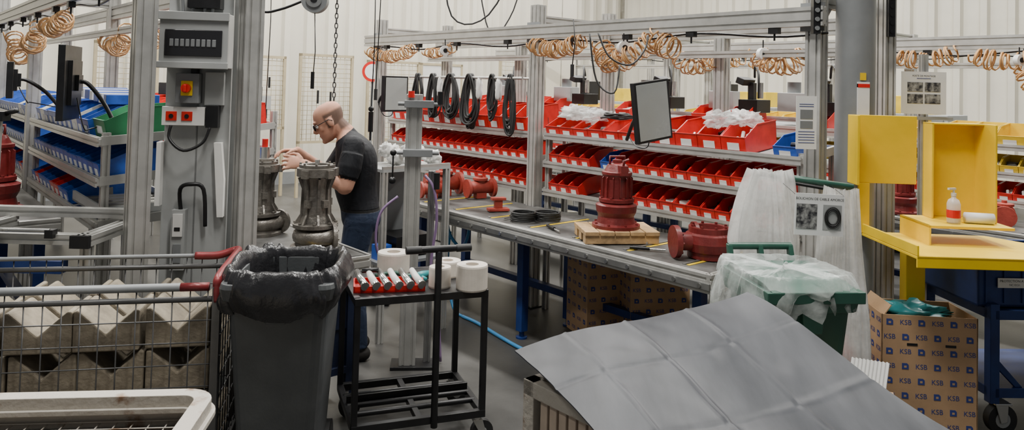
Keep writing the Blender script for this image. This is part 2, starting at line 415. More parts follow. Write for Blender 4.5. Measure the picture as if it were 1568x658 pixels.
# ------------------------------------------------------------------ assembly bench
def bench(name,t0,t1,s0,s1,h,legs,edge=.1,leg=NAVY,stripes=True):
    b=B(name)
    b.m(STEEL); b.box(t0+.04,t1,s0+.03,s1-.03,h-.03,h)
    b.m(ALU); b.alu((t0+.02,s0,h-.045),(t0+.02,s1,h-.045),edge,.04,(0,0,1))
    b.m(ALUD); b.box(t0-.012,t0,s0,s1,h-.075,h-.04)
    s=s0+.06
    b.m(STEELB)
    while s<s1: b.cyl((t0-.018,s,h-.057),(t0-.01,s,h-.057),.012,n=10); s+=.16
    b.m(ALU); b.alu((t0,s0+.015,h-.045),(t1,s0+.015,h-.045),edge,.04,(0,0,1)); b.alu((t0,s1-.015,h-.045),(t1,s1-.015,h-.045),edge,.04,(0,0,1))
    if stripes:
        s=s0+.2
        while s<s1-.1: b.m(YEL); b.box(t0+.1,t1-.08,s,s+.02,h,h+.004); b.m(ALUD); b.box(t0+.1,t1-.08,s+.03,s+.05,h,h+.006); s+=.42
    b.m(leg)
    for s in legs:
        for t in (t0+.2,t1-.08):
            b.box(t-.03,t+.03,s-.03,s+.03,.05,h-.09); b.cyl((t,s,0),(t,s,.06),.018,n=10); b.cyl((t,s,0),(t,s,.012),.04,n=14)
        b.box(t0+.17,t1-.05,s-.03,s+.03,h-.15,h-.09)
    b.box(t1-.11,t1-.05,legs[0],legs[-1],h-.15,h-.09)
    b.box(t1-.11,t1-.05,legs[0],legs[-1],.2,.25)
    b.build(RA,bevel=.002)
bench('assembly_bench',3.3,4.04,2.2,5.3,.80,(2.4,3.85,5.1))
bench('assembly_bench',6.1,6.86,.5,7.3,.80,(.7,2.8,5.0,7.1))
bench('assembly_bench',.28,.93,5.25,9.3,.86,(5.45,7.0,9.1),stripes=False)

def printed_box(name,x,y,z,w,d,h,rot,open_top=False,handle=False):
    b=B(name); b.m(CARD)
    if open_top:
        th=.006
        b.box(-w/2,w/2,-d/2,-d/2+th,z,z+h); b.box(-w/2,w/2,d/2-th,d/2,z,z+h); b.box(-w/2,-w/2+th,-d/2,d/2,z,z+h); b.box(w/2-th,w/2,-d/2,d/2,z,z+h); b.box(-w/2,w/2,-d/2,d/2,z,z+.01)
        b.cb((.04,-d/2+.05,z+h-.03),(w*.8,.1,.005),RX(-.35)); b.cb((-w/2+.03,0,z+h+.01),(.005,d*.9,.08),RY(.6))
        b.m(TEAL); crumple(b,(-.03,.03,z+h-.035),w*.32,d*.30,.04,.9,4)
    else: b.box(-w/2,w/2,-d/2,d/2,z,z+h)
    b.m(INK)
    def face(W,M):
        n=int(W/.075); k=int(h/.07)
        for j in range(k):
            for i in range(n):
                xx=-W/2+W*(i+.5)/n; zz=z+h*(j+.5)/k
                if (i+j)%2: b.text('KSB',.034,M@T((xx,zz,0)))
                else:
                    M0=b.M; b.M=M0@M@T((xx,zz,0)); b.prism([(-.016,-.014),(.016,-.014),(.016,.008),(.008,.016),(-.016,.016)],0,.0006); b.m(CARD); b.prism([(-.006,-.006),(.006,-.006),(.006,.004),(-.006,.004)],0,.0009); b.m(INK); b.M=M0
    face(w,T((0,-d/2-.001,0))@Matrix.Rotation(pi/2,4,'X'))
    face(d,T((-w/2-.001,0,0))@Matrix.Rotation(-pi/2,4,'Z')@Matrix.Rotation(pi/2,4,'X'))
    if handle:
        b.m(BLK)
        for zz in (z+h*.78,): 
            for xx in (-w*.18,w*.22): b.cb((xx,-d/2-.001,zz),(.05,.002,.012))
    b.build(rot,(x,y,0))
printed_box('cardboard_box',.66,5.38,0,.33,.33,.55,RA-.35)
printed_box('cardboard_box',1.02,5.22,0,.42,.33,.50,RA-.55)
printed_box('cardboard_box',2.14,3.89,0,.46,.30,.65,-.10,open_top=True,handle=True)

# ------------------------------------------------------------------ pumps
def bolts(b,c,R,n,z,r=.009,h=.012,a0=0):
    for i in range(n):
        t=2*pi*i/n+a0; b.cyl((c[0]+R*math.cos(t),c[1]+R*math.sin(t),z),(c[0]+R*math.cos(t),c[1]+R*math.sin(t),z+h),r,n=6,sm=False)
def volute(b,c,R,r,outdir,n=40,outlen=.12):
    pts=[];rr=[]
    for i in range(n+1):
        t=i/n*2*pi*.93; rad=r*(.55+.5*i/n)
        a=outdir+pi/2+ (t-2*pi*.93)
        pts.append((c[0]+R*math.cos(a-pi),c[1]+R*math.sin(a-pi),c[2])); rr.append(rad)
    e=Vector(pts[-1])
    pr=Vector(pts[-1])-Vector(pts[-2]); d=pr.normalized()
    for k in (1,2,3): pts.append(e+d*outlen*k/3); rr.append(rr[-1])
    b.tube(pts,rr,14)
    e2=e+d*outlen
    b.cyl(e2,e2+d*.022,r*1.75,n=24); 
    a,bb2=b.frame(d)
    for i in range(8):
        t=2*pi*i/8; q=e2+a*(r*1.45*math.cos(t))+bb2*(r*1.45*math.sin(t)); b.cyl(q+d*.018,q+d*.03,r*.14,n=6)
def pump(name,x,y,z,mat,S=1.0,style=0,rot=0.0):
    b=B(name); b.m(mat); b.M=Matrix.Scale(S,4)
    if style==0:
        b.lathe([(.10,0),(.135,.0),(.135,.02),(.11,.03),(.105,.05)],n=30)
        volute(b,(0,0,.075),.085,.045,0.3,outlen=.07)
        b.lathe([(.10,.04),(.12,.05),(.12,.10),(.10,.12),(.125,.125),(.125,.145),(.09,.15),(.078,.19),(.072,.30),(.075,.36),(.085,.40),(.088,.405),(.112,.41),(.112,.455),(.10,.458),(.10,.475),(.06,.475),(.055,.43)],n=32)
        for i in range(8):
            t=2*pi*i/8+.2; b.M=Matrix.Scale(S,4)@Matrix.Rotation(t,4,'Z'); b.prism([(.07,.15),(.118,.148),(.086,.2),(.082,.34),(.105,.40),(.07,.41)],-.006,.006,'Y')
        b.M=Matrix.Scale(S,4)
        bolts(b,(0,0),.112,8,.145); bolts(b,(0,0),.092,8,.475,.007,.01)
        for t in (.6,2.2,4.2,5.4): b.M=Matrix.Scale(S,4)@Matrix.Rotation(t,4,'Z'); b.box(.085,.13,-.02,.02,.405,.45); b.box(.065,.095,-.018,.018,.24,.28)
        b.M=Matrix.Scale(S,4)
        b.m(STEELB); b.cyl((0,0,.43),(0,0,.50),.014); 
    elif style==1:
        b.lathe([(.13,0),(.15,.0),(.15,.02),(.12,.03),(.11,.07),(.125,.10),(.13,.14),(.10,.155),(.11,.16),(.11,.18),(.09,.185),(.085,.30),(.09,.32),(.095,.33),(.095,.345),(.08,.35),(.06,.39),(.03,.40),(.03,.42),(.0001,.425)],n=32)
        for i in range(14):
            t=2*pi*i/14; b.M=Matrix.Scale(S,4)@Matrix.Rotation(t,4,'Z'); b.prism([(.08,.19),(.1,.195),(.1,.31),(.08,.325)],-.003,.003,'Y')
        b.M=Matrix.Scale(S,4); bolts(b,(0,0),.135,8,.02); bolts(b,(0,0),.10,8,.18)
        b.box(-.025,.025,-.11,-.06,.33,.39); b.tube([(-.05,0,.38),(-.05,0,.44),(.05,0,.44),(.05,0,.38)],.008,8)
        b.tube([(0,-.09,.39),(0,-.10,.42),(.03,-.1,.43)],.008,8)
    elif style==2:
        volute(b,(0.02,0,.085),.085,.055,pi,outlen=.06)
        b.lathe([(.06,.0),(.12,.0),(.12,.03),(.13,.04),(.14,.085),(.13,.13),(.115,.14),(.115,.17),(.085,.17),(.08,.14)],n=32)
        bolts(b,(0,0),.1,8,.17)
        b.cyl((-.22,-.02,.09),(-.19,-.02,.09),.09,n=28); b.cyl((-.2,-.02,.09),(-.08,-.02,.09),.05,n=20)
        for i in range(8):
            t=2*pi*i/8; b.cyl((-.19,-.02+.072*math.cos(t),.09+.072*math.sin(t)),(-.178,-.02+.072*math.cos(t),.09+.072*math.sin(t)),.009,n=6)
    elif style==3:
        b.cyl((-.14,0,.09),(-.115,0,.09),.085,n=24); b.cyl((.115,0,.09),(.14,0,.09),.085,n=24)
        b.tube([(-.12,0,.09),(-.05,0,.10),(.05,0,.10),(.12,0,.09)],[.05,.062,.062,.05],16)
        b.lathe([(.05,.1),(.05,.16),(.07,.165),(.07,.185),(.02,.19),(.02,.21)],n=20); b.box(-.05,.05,-.04,.04,0,.05)
    b.M=Matrix()
    return b.build(rot,(x,y,z))
pump('raw_pump_casing',-1.09,4.22,.80,CAST,1.0,0,.2)
pump('raw_pump_casing',-1.52,4.57,.80,CAST,.94,0,1.1)
b=B('wooden_block_pallet'); b.m(WOOD)
b.box(-.23,.23,-.16,-.09,0,.05); b.box(-.23,.23,.09,.16,0,.05); b.box(-.23,.23,-.035,.035,0,.05)
for i in range(5): b.box(-.2325+i*.094,-.2325+i*.094+.088,-.17,.17,.05,.075)
b.build(.12,(.68,4.68,.806),.003)
pump('red_submersible_pump',.68,4.68,.881,DRED,1.0,1,.3)
pump('red_volute_casing',1.15,4.25,.806,DRED,1.0,2,.12)
for (t,s,st,S) in ((3.72,5.12,3,1.1),(3.9,4.85,3,.9),(3.55,5.05,3,.8)):
    x,y=L2W(t,s); pump('red_valve_body',x,y,.806,MRED,S,st,rnd(-.5,1))
x,y=L2W(3.62,4.28); b=B('red_bracket'); b.m(MRED); b.box(-.08,.08,-.04,.04,0,.02); b.box(-.03,.03,-.02,.02,.02,.08); b.box(-.055,.055,-.03,.03,.08,.1); b.build(.3,(x,y,.806),.003)
b=B('black_gasket_stack'); b.m(RUB)
for (dx,dy) in ((-.09,0),(.08,.03)):
    for k in range(5):
        pts=[(dx+rnd(-.006,.006)+.085*math.cos(2*pi*i/24),dy+.085*math.sin(2*pi*i/24),.01+k*.012) for i in range(24)]; b.tube(pts,.007,6,True)
b.build(0,(.2,5.22,.806))
b=B('bench_hand_tools')
for t,s,a in ((3.5,4.0,.3),(3.45,3.5,1.2),(3.7,2.9,.4),(3.5,2.75,2.2)):
    dx,dy=math.cos(a)*.09,math.sin(a)*.09
    b.m(STEELB); b.cyl((t-dx,s-dy,.814),(t+dx,s+dy,.814),.006,n=8); b.m(BLK); b.cyl((t,s,.816),(t+dx*1.3,s+dy*1.3,.816),.011,n=8)
b.build(RA)
for (t,s,st) in ((6.35,2.45,1),(6.4,2.1,2),(6.4,1.75,3),(6.35,1.45,1),(6.4,3.4,1),(6.4,1.15,2)):
    x,y=L2W(t,s); pump('red_pump',x,y,.806,DRED if st==1 else MRED,.9,st,rnd(0,3))

# ------------------------------------------------------------------ monitors
def monitor(name,x,y,z,w,h,rot,roll=0,scr=SCREEN,arm=None):
    e=D.objects.new(name,None); link(e); e.location=(x,y,z); e.rotation_euler=(0,0,rot)
    b=B('display'); b.m(BLK); b.M=Matrix.Rotation(roll,4,'Y')
    b.box(-w/2,w/2,-.018,.018,-h/2,h/2); b.box(-w*.3,w*.3,.018,.04,-h*.3,h*.3)
    b.m(scr); b.box(-w/2+.014,w/2-.014,-.020,-.0175,-h/2+.014,h/2-.014)
    b.M=Matrix(); b.m(BLK)
    if arm:
        b.stube([(0,.03,0),(0,.09,0),Vector(arm)*.55+Vector((0,.04,.03)),arm],.012,8); b.cb((0,.05,0),(.09,.02,.09))
        b.stube([(.03,.05,-h*.2),(.07,.1,-h*.6),(0,.12,-h*.62),Vector(arm)*.9],.004,6)
    o=b.build(0,(0,0,0),.003); o.parent=e
    return e
monitor('monitor',.84,4.42,1.62,.27,.36,.55,-.14,SCREEN,(.12,.36,-.2))
monitor('monitor',-2.52,4.22,1.70,.34,.42,-1.28,0,DARKSC,(.0,.25,-.25))
monitor('monitor',-3.35,4.95,1.70,.3,.24,-1.0,0,DARKSC,(0,.3,-.2))
monitor('monitor',-.92,5.85,1.66,.25,.28,.9,0,SCREEN,(0,.2,-.1))
b=B('monitor_pole'); b.m(ALU); b.alu((-1.06,5.98,0),(-1.06,5.98,1.78),.05,.05); b.m(BLK); b.box(-1.2,-.92,5.85,6.1,0,.02); b.build()

# ------------------------------------------------------------------ left rack with blue bins
LH=(.93,1.17,1.39)
rack('flow_rack',.98,.5,4.55,6.8,LH,1.43,4); rack('flow_rack',.98,.5,7.05,9.4,LH,1.43,4)
bb=B('blue_storage_bins')
for a,c in ((4.6,6.78),(7.1,9.35)):
    binrow(bb,.98,a+(.30 if a<5 else 0),c,1.39,.16,.40,.17,lambda s: BLUE if random.random()<.9 else WHT,4)
    binrow(bb,.98,a,c,1.17,.14,.42,.15,lambda s: BLUE,4)
    binrow(bb,.98,a+(.8 if a<5 else 0),c,.93,.15,.40,.14,lambda s: BLUE if random.random()<.8 else RED,4)
bb.build(RA)
b=B('green_storage_bin'); b.M=T((1.02,0,1.392))@Matrix.Rotation(-.07,4,'Y'); sbin(b,0.0,4.6,0,.44,.26,.17,GREEN,WHT); b.build(RA)
b=B('stacked_cartons')
for i in range(7):
    b.m(WHT if i%2 else BLUE); b.cb((1.25,5.05+i*.13,1.60+.005*i),(.3,.10,.06),RZ(rnd(-.1,.1)))
b.build(RA,bevel=.003)
b=B('roller_tray'); b.M=T((1.0,4.58,.96)); b.m(GRYL)
b.box(.0,.46,.0,.75,.0,.012); b.box(.0,.46,.0,.015,.0,.06); b.box(.0,.015,0,.75,0,.06); b.box(.445,.46,0,.75,.0,.06)
b.m(ALU)
for i in range(6): b.box(.02,.44,.06+i*.12,.12+i*.12,.012,.022)
b.build(RA)
x,y=L2W(.62,5.75); pump('red_submersible_pump',x,y,.86,DRED,1.25,1,.3)
x,y=L2W(.55,6.3); pump('red_pump',x,y,.86,DRED,1.2,1,.3)
x,y=L2W(.6,7.4); pump('red_pump',x,y,.86,DRED,1.2,2,.3)
# rack beside the worker
rack('flow_rack',2.0,.42,5.6,8.8,(.95,1.15,1.35),1.50)
rb=B('red_storage_bins'); binrow(rb,2.0,5.65,8.7,1.35,.18,.36,.19,lambda s: RED)
binrow(rb,2.0,5.65,8.7,1.15,.15,.3,.13,lambda s: RED); rb.build(RA)
b=B('black_test_devices')
for i,(t,s) in enumerate(((2.3,5.9),(2.3,6.5),(2.35,7.1),(2.3,7.8))):
    b.m(BLK); b.cb((t,s,1.63),(.18,.22,.12),RZ(rnd(-.3,.3))); b.cyl((t,s,1.66),(t+.03,s+.05,1.78),.02,n=10); b.cb((t+.03,s+.05,1.79),(.08,.12,.05),RX(.4))
b.build(RA,bevel=.006)

# ------------------------------------------------------------------ end-frame posts (left) and building column with electrics
b=B('gantry_end_frame'); b.m(ALU)
b.alu((1.06,4.10,0),(1.06,4.10,3.0),.10,.10); b.alu((1.52,3.86,0),(1.52,3.86,3.0),.10,.10)
b.alu((1.06,4.10,2.95),(1.52,3.86,2.95),.09,.09)
b.m(BLK); b.box(.98,1.14,4.02,4.18,0,.015); b.box(1.44,1.60,3.78,3.94,0,.015); b.build(RA)
e=D.objects.new('electrical_column',None); link(e); e.location=(-1.72,4.18,0); e.rotation_euler=(0,0,.12)
b=B('column'); b.m(GRYL); b.box(-.17,.17,-.15,-.13,0,HH); b.box(-.17,.17,.13,.15,0,HH); b.box(-.008,.008,-.15,.15,0,HH); b.box(-.19,.19,-.17,.17,0,.025)
o=b.build(0,(0,0,0),.003); o.parent=e
b=B('distribution_box'); b.m(GRYL); b.box(-.175,.175,-.27,-.151,1.80,2.09); b.box(-.18,.18,-.285,-.27,1.795,1.83); b.box(-.18,.18,-.285,-.27,2.05,2.095)
b.m(DARKSC); b.box(-.145,.145,-.278,-.268,1.86,2.0); b.m(GRYM)
for i in range(9): b.box(-.12+i*.027,-.10+i*.027,-.282,-.276,1.91,1.95)
b.m(GRYM); 
for xx in (-.08,-.03,.03,.07): b.tube([(xx,-.2,2.09),(xx*1.1,-.2,2.2),(xx*1.5,-.19,2.5)],.009,6)
b.m(BLK); b.box(-.05,.12,-.24,-.16,2.12,2.25)
o=b.build(0,(0,0,0),.004); o.parent=e
b=B('isolator_switch'); b.m(GRYM); b.box(-.10,.02,-.22,-.151,1.61,1.77); b.m(YEL); b.box(-.07,-.01,-.226,-.22,1.65,1.73); b.m(RED); b.cyl((-.04,-.225,1.69),(-.04,-.25,1.69),.024,n=18); b.box(-.048,-.032,-.262,-.23,1.67,1.71)
b.m(GRYL); b.box(.04,.14,-.18,-.151,1.6,1.78)
b.m(BLK); b.box(-.03,-.0,-.20,-.151,1.77,1.80)
o=b.build(0,(0,0,0),.003); o.parent=e
b=B('socket_box'); b.m(WHT); b.box(-.17,.05,-.20,-.151,1.49,1.59); b.m(RED)
for xx in (-.12,-.04): b.box(xx-.028,xx+.028,-.205,-.199,1.515,1.565); 
b.m(BLK)
for xx in (-.12,-.04): b.cyl((xx,-.204,1.54),(xx,-.208,1.54),.012,n=10)
b.box(.055,.12,-.2,-.151,1.48,1.60)
b.stube([(-.12,-.2,1.49),(-.12,-.22,1.42),(-.04,-.24,1.36),(.05,-.22,1.40),(.08,-.2,1.48)],.008,8)
b.stube([(-.06,-.17,1.02),(-.06,-.2,1.15),(0,-.22,1.18),(.06,-.2,1.15),(.07,-.18,.95)],.011,8)
o=b.build(0,(0,0,0),.002); o.parent=e
b=B('cable_trunking'); b.m(WHT); b.box(-.19,-.165,-.2,-.151,1.06,1.40); b.prism([(.10,1.4),(.14,1.4),(.16,1.2),(.16,1.0),(.13,1.0)],-.19,-.151,'Y')
b.m(GRYL); b.box(-.10,-.03,-.2,-.151,.72,1.04); b.m(WHT); b.box(-.09,-.04,-.21,-.2,.9,1.02); b.m(BLK); b.box(-.08,-.05,-.212,-.21,.93,.95)
b.m(GRYM); b.box(-.085,-.045,-.207,-.2,.76,.86)
o=b.build(0,(0,0,0),.002); o.parent=e

# ------------------------------------------------------------------ right building column + alu post + signs
b=B('building_column'); b.m(GRYM); b.cyl((0,0,0),(0,0,HH),.105,n=40); b.cyl((0,0,0),(0,0,.03),.12,n=30)
b.m(PAPER); b.box(-.035,.03,-.112,-.10,1.56,1.82); b.m(RED); b.box(-.035,.03,-.114,-.10,1.79,1.81); b.m(YEL); b.box(-.02,.01,-.112,-.10,1.83,1.87)
b.build(0,(1.95,4.20,0))
b=B('gantry_post'); b.m(ALU); b.alu((2.26,4.47,0),(2.26,4.47,2.9),.08,.08,(1,0.3,0)); b.m(BLK)
b.box(2.24,2.28,4.40,4.425,2.1,2.4)
for i in range(5): b.cyl((2.26,4.402,2.13+i*.05),(2.26,4.395,2.13+i*.05),.012,n=10)
b.build()
b=B('socket_strip'); b.m(BLK); b.box(-.02,.02,-.02,.02,2.08,2.36)
b.m(GRYM)
for i in range(5): b.cyl((0,-.02,2.11+i*.05),(0,-.026,2.11+i*.05),.013,n=10)
x,y=L2W(3.99,2.03); b.build(0,(x,y-.055,0))
def sheet_sign(name,x,y,z,w,h,rot,lines,pics,title=None,tilt=0):
    e=D.objects.new(name,None); link(e); e.location=(x,y,z); e.rotation_euler=(0,tilt,rot)
    b=B('panel'); b.m(PAPER); b.box(-w/2,w/2,-.003,.0,-h/2,h/2)
    for (px,pz,pw,ph,mt) in pics: b.m(mt); b.box(px-pw/2,px+pw/2,-.005,-.003,pz-ph/2,pz+ph/2)
    b.m(INK)
    for (lx,lz,lw) in lines: b.box(lx-lw/2,lx+lw/2,-.0045,-.003,lz-.0015,lz+.0015)
    if title: b.m(BLK); b.text(title[0],title[1],T((0,-.0045,title[2]))@Matrix.Rotation(pi/2,4,'X'))
    o=b.build(0,(0,0,0)); o.parent=e; o.location.z=-h/2; return e
sheet_sign('instruction_sheet',1.62,4.06,1.59,.115,.29,.05,[(0,.10-i*.012,.08) for i in range(2)]+[(0,-.05-i*.015,.09) for i in range(5)],[(0,.045,.07,.05,GRYM),(0,-.012,.07,.04,GRYM)])
sheet_sign('photo_notice',2.44,4.38,1.77,.26,.25,-.05,[(0,.085,.08)],[(-.050,.035,.09,.055,PHO),(.050,.035,.09,.055,PHO),(-.050,-.035,.09,.055,PHO),(.050,-.035,.09,.055,PHO)],('POSTE DE MONTAGE',.014,.1))
b=B('notice_pole'); b.m(ALU); b.alu((2.46,4.42,0),(2.46,4.42,2.0),.04,.04); b.m(GRYL); b.box(2.34,2.62,4.385,4.40,1.61,1.63); b.box(2.40,2.52,4.36,4.48,0,.02); b.build()

# ------------------------------------------------------------------ yellow stand
b=B('yellow_fixture_stand'); b.m(YEL)
b.box(-.03,.07,.12,.20,.0,.98); b.box(-.07,.2,.13,.26,0,.02)
b.box(-.34,.02,.12,.132,1.27,1.64)
b.box(-.345,-.33,.0,.13,1.27,1.64)
b.box(-.29,-.23,.115,.13,1.0,1.27)
b.box(.07,.35,.15,.162,1.10,1.61)
b.box(.34,.352,-.04,.16,1.10,1.61); b.box(.07,.082,.06,.16,1.10,1.61)
b.box(.07,.352,.06,.16,1.60,1.61)
b.box(-.05,.37,-.16,.16,1.085,1.10); b.box(-.05,-.038,-.16,.16,.99,1.10)
b.prism([(-.24,-.44),(.74,-.40),(.74,-.33),(.40,.16),(-.27,.16)],.985,1.0)
b.prism([(-.24,-.44),(.74,-.40),(.74,-.39),(-.24,-.43)],.945,1.0)
b.prism([(-.27,.16),(-.24,-.44),(-.23,-.44),(-.26,.16)],1.0,1.05)
b.build(-.06,(2.19,3.92,0),.003)
b=B('sanitizer_bottle'); b.m(film('bottle_clear',(.85,.85,.83),.8,.1)); b.lathe([(.03,0),(.032,.01),(.032,.10),(.025,.12),(.011,.13),(.011,.14)],n=20,sm=True)
b.m(RED); b.lathe([(.033,.03),(.033,.07)],n=20); b.m(WHT); b.cyl((0,0,.14),(0,0,.155),.013); b.cyl((0,0,.155),(0,0,.175),.005); b.box(-.035,.01,-.006,.006,.172,.182); b.build(.3,(2.30,3.84,1.10))
b=B('paper_roll'); b.m(PAPER); b.tube([(0,0,.028),(.13,-.03,.028)],.028,18); b.build(0,(2.37,3.86,1.10))

# ------------------------------------------------------------------ blue cart with containers
e=D.objects.new('blue_parts_cart',None); link(e); e.location=(3.05,4.2,0); e.rotation_euler=(0,0,.05)
b=B('frame'); b.m(NAVY)
for xx in(-.52,.52):
    for yy in (-.27,.27): b.box(xx-.025,xx+.025,yy-.025,yy+.025,.17,.68)
for z in (.2,.6):
    b.box(-.52,.52,-.295,-.245,z,z+.05); b.box(-.52,.52,.245,.295,z,z+.05); b.box(-.545,-.495,-.27,.27,z,z+.05); b.box(.495,.545,-.27,.27,z,z+.05)
b.box(-.5,.5,-.25,.25,.24,.25); b.box(-.5,.5,-.25,.25,.635,.65)
b.prism([(-.50,.35),(-.40,.25),(-.36,.25),(-.50,.40)],-.28,-.26,'Y')
for xx in (-.47,.47):
    for yy in (-.25,.25):
        b.m(STEELB); b.box(xx-.045,xx+.045,yy-.045,yy+.045,.16,.17); b.prism([(xx-.035,.16),(xx+.035,.16),(xx+.03,.07),(xx-.005,.06)],yy-.032,yy-.026,'Y'); b.prism([(xx-.035,.16),(xx+.035,.16),(xx+.03,.07),(xx-.005,.06)],yy+.026,yy+.032,'Y')
        b.m(RUB); b.cyl((xx+.01,yy-.022,.078),(xx+.01,yy+.022,.078),.078,n=28); b.m(GRYL); b.cyl((xx+.01,yy-.024,.078),(xx+.01,yy+.024,.078),.04,n=18)
o=b.build(0,(0,0,0),.003); o.parent=e
b=B('containers')
for i,xx in enumerate((-.40,.02,.42)):
    w=.19
    b.m(NAVY)
    b.box(xx-w,xx+w,-.26,-.25,.66,.90); b.box(xx-w,xx+w,.25,.26,.66,.90); b.box(xx-w,xx-w+.01,-.26,.26,.66,.90); b.box(xx+w-.01,xx+w,-.26,.26,.66,.90); b.box(xx-w,xx+w,-.26,.26,.66,.67)
    b.box(xx-w-.01,xx+w+.01,-.275,-.25,.88,.905); b.box(xx-w-.01,xx+w+.01,.25,.275,.88,.905); b.box(xx-w-.01,xx-w+.01,-.27,.27,.88,.905); b.box(xx+w-.01,xx+w+.01,-.27,.27,.88,.905)
    for q in (-.15,-.05,.05,.15): b.box(xx+q-.004,xx+q+.004,-.268,-.26,.68,.88)
    b.m(PAPER); b.box(xx-.09,xx+.09,-.272,-.268,.76,.81); b.m(BLK); b.text('PROTECTION ATEX',.018,T((xx,-.2725,.795))@Matrix.Rotation(pi/2,4,'X')); b.text('NC10.51',.016,T((xx,-.2725,.775))@Matrix.Rotation(pi/2,4,'X'))
    b.m(CAST); crumple(b,(xx,0,.8),.15,.2,.07,.5,i)
o=b.build(0,(0,0,0),.002); o.parent=e

# ------------------------------------------------------------------ wheelie bins
def wheelie(name,x,y,rot,w,d,h,mat,lid=False,hz=0):
    e=D.objects.new(name,None); link(e); e.location=(x,y,0); e.rotation_euler=(0,0,rot)
    b=B('body'); b.m(mat)
    def ring(k,z,r=.05,o=0):
        ww=w/2*(.74+.26*k)+o; dd=d/2*(.72+.28*k)+o; cy=(1-k)*.03; pts=[]
        for (cx_,cy_,a0) in ((ww-r,dd-r,0),(-ww+r,dd-r,pi/2),(-ww+r,-dd+r,pi),(ww-r,-dd+r,1.5*pi)):
            for i in range(5): a=a0+pi/2*i/4; pts.append((cx_+r*math.cos(a),cy+cy_+r*math.sin(a),z))
        return pts
    rings=[ring(0,.06),ring(.3,.06+.3*(h-.06)),ring(.6,.06+.6*(h-.06)),ring(.93,h-.07),ring(.95,h-.07,.05,.02),ring(1,h-.02,.05,.025),ring(1,h,.05,.02),ring(1,h,.04,-.015),ring(.92,h-.1,.04,-.015),ring(.05,.08,.04,-.01)]
    n=20; vs=[p for r in rings for p in r]
    fs=[(j*n+i,j*n+(i+1)%n,(j+1)*n+(i+1)%n,(j+1)*n+i) for j in range(len(rings)-1) for i in range(n)]
    fs.append(tuple(range(n))[::-1]); fs.append(tuple(range((len(rings)-1)*n,len(rings)*n)))
    b.add(vs,fs)
    b.cyl((-w*.42,d/2+.06,h-.03+hz),(w*.42,d/2+.06,h-.03+hz),.017,n=12)
    for xx in (-w*.4,0,w*.4): b.prism([(d/2-.02,h-.07),(d/2+.03,h-.07),(d/2+.075,h-.02+hz),(d/2+.045,h-.02+hz)],xx-.012,xx+.012,'X')
    b.prism([(-.05,h-.07),(.05,h-.07),(.04,h-.16),(-.04,h-.16)],-d/2-.012,-d/2+.02,'Y')
    b.m(RUB)
    for xx in (-w*.42,w*.42-.04): b.cyl((xx,d/2-.06,.10),(xx+.045,d/2-.06,.10),.10,n=24)
    b.m(STEELB); b.cyl((-w*.42,d/2-.06,.10),(w*.42,d/2-.06,.10),.01,n=8)
    if lid:
        b.m(mat); b.box(-w/2-.02,w/2+.03,-d/2-.03,d/2+.03,h-.03,h+.02); b.prism([(-d/2-.03,h+.02),(d/2,h+.02),(d/2-.05,h+.055),(-d/2+.06,h+.04)],-w/2,w/2,'X')
    o=b.build(0,(0,0,0),.004); o.parent=e
    return e
def binbag(name,x,y,rot,w,d,h,mat,drop,seed,inner=.3,amp=.025):
    b=B(name); b.m(mat)
    NV=26
    def fn(u,v):
        th=2*pi*u; 
        sq=lambda c_: math.copysign(abs(c_)**.55,c_)
        cx,sy=sq(math.cos(th)),sq(math.sin(th))
        fold=noise.noise(Vector((math.cos(th)*3+seed,math.sin(th)*3,v*2.2)))+.6*noise.noise(Vector((math.cos(th)*9+seed,math.sin(th)*9,v*3)))+.35*noise.noise(Vector((math.cos(th)*22+seed,math.sin(th)*22,v*4)))
        if v<.4: k=v/.4; off=-.04+.03*k; z=h-inner*(1-k)+.02*k
        elif v<.55: k=(v-.4)/.15; off=-.01+.045*k; z=h+.02+.03*math.sin(k*pi)
        else: k=(v-.55)/.45; off=.035+.02*math.sin(k*pi)-.01*k; z=h+.02-drop*k*(1+.35*noise.noise(Vector((math.cos(th)*2,math.sin(th)*2,seed))))
        off+=fold*amp*(1 if v>.4 else .6); z+=fold*.02
        return ((w/2+off)*cx,(d/2+off)*sy,z)
    b.grid(fn,140,NV,True,True)
    b.build(rot,(x,y,0))
wheelie('grey_wheeled_bin',-.945,3.24,.1,.41,.48,.93,GRYP)
binbag('black_bin_liner',-.945,3.24,.1,.41,.48,.93,BAGB,.15,1.3,.3,.022)
wheelie('green_wheeled_bin',1.265,3.36,.12,.385,.44,.90,DGRN,lid=True,hz=.13)
b=B('clear_bin_film'); b.m(FILMC)
def fn(u,v):
    th=2*pi*u; c_,s_=math.cos(th),math.sin(th); sq=lambda q: math.copysign(abs(q)**.6,q)
    f=noise.noise(Vector((c_*3,s_*3,v*3)))+.6*noise.noise(Vector((c_*9,s_*9,v*2)))+.4*noise.noise(Vector((c_*20,s_*20,v*6)))
    if v<.4: r=v/.4; return ((.21*r)*sq(c_)-.02,(.21*r)*sq(s_),.965+.025*f)
    k=(v-.4)/.6; dr=.16-.07*c_; return ((.235+.03*math.sin(k*2.5)+.03*f)*sq(c_)-.025,(.235+.03*math.sin(k*2)+.03*f)*sq(s_),.975-dr*k*(1+.5*f))
b.grid(fn,140,26,True,True); b.build(.12,(1.265,3.36,0))

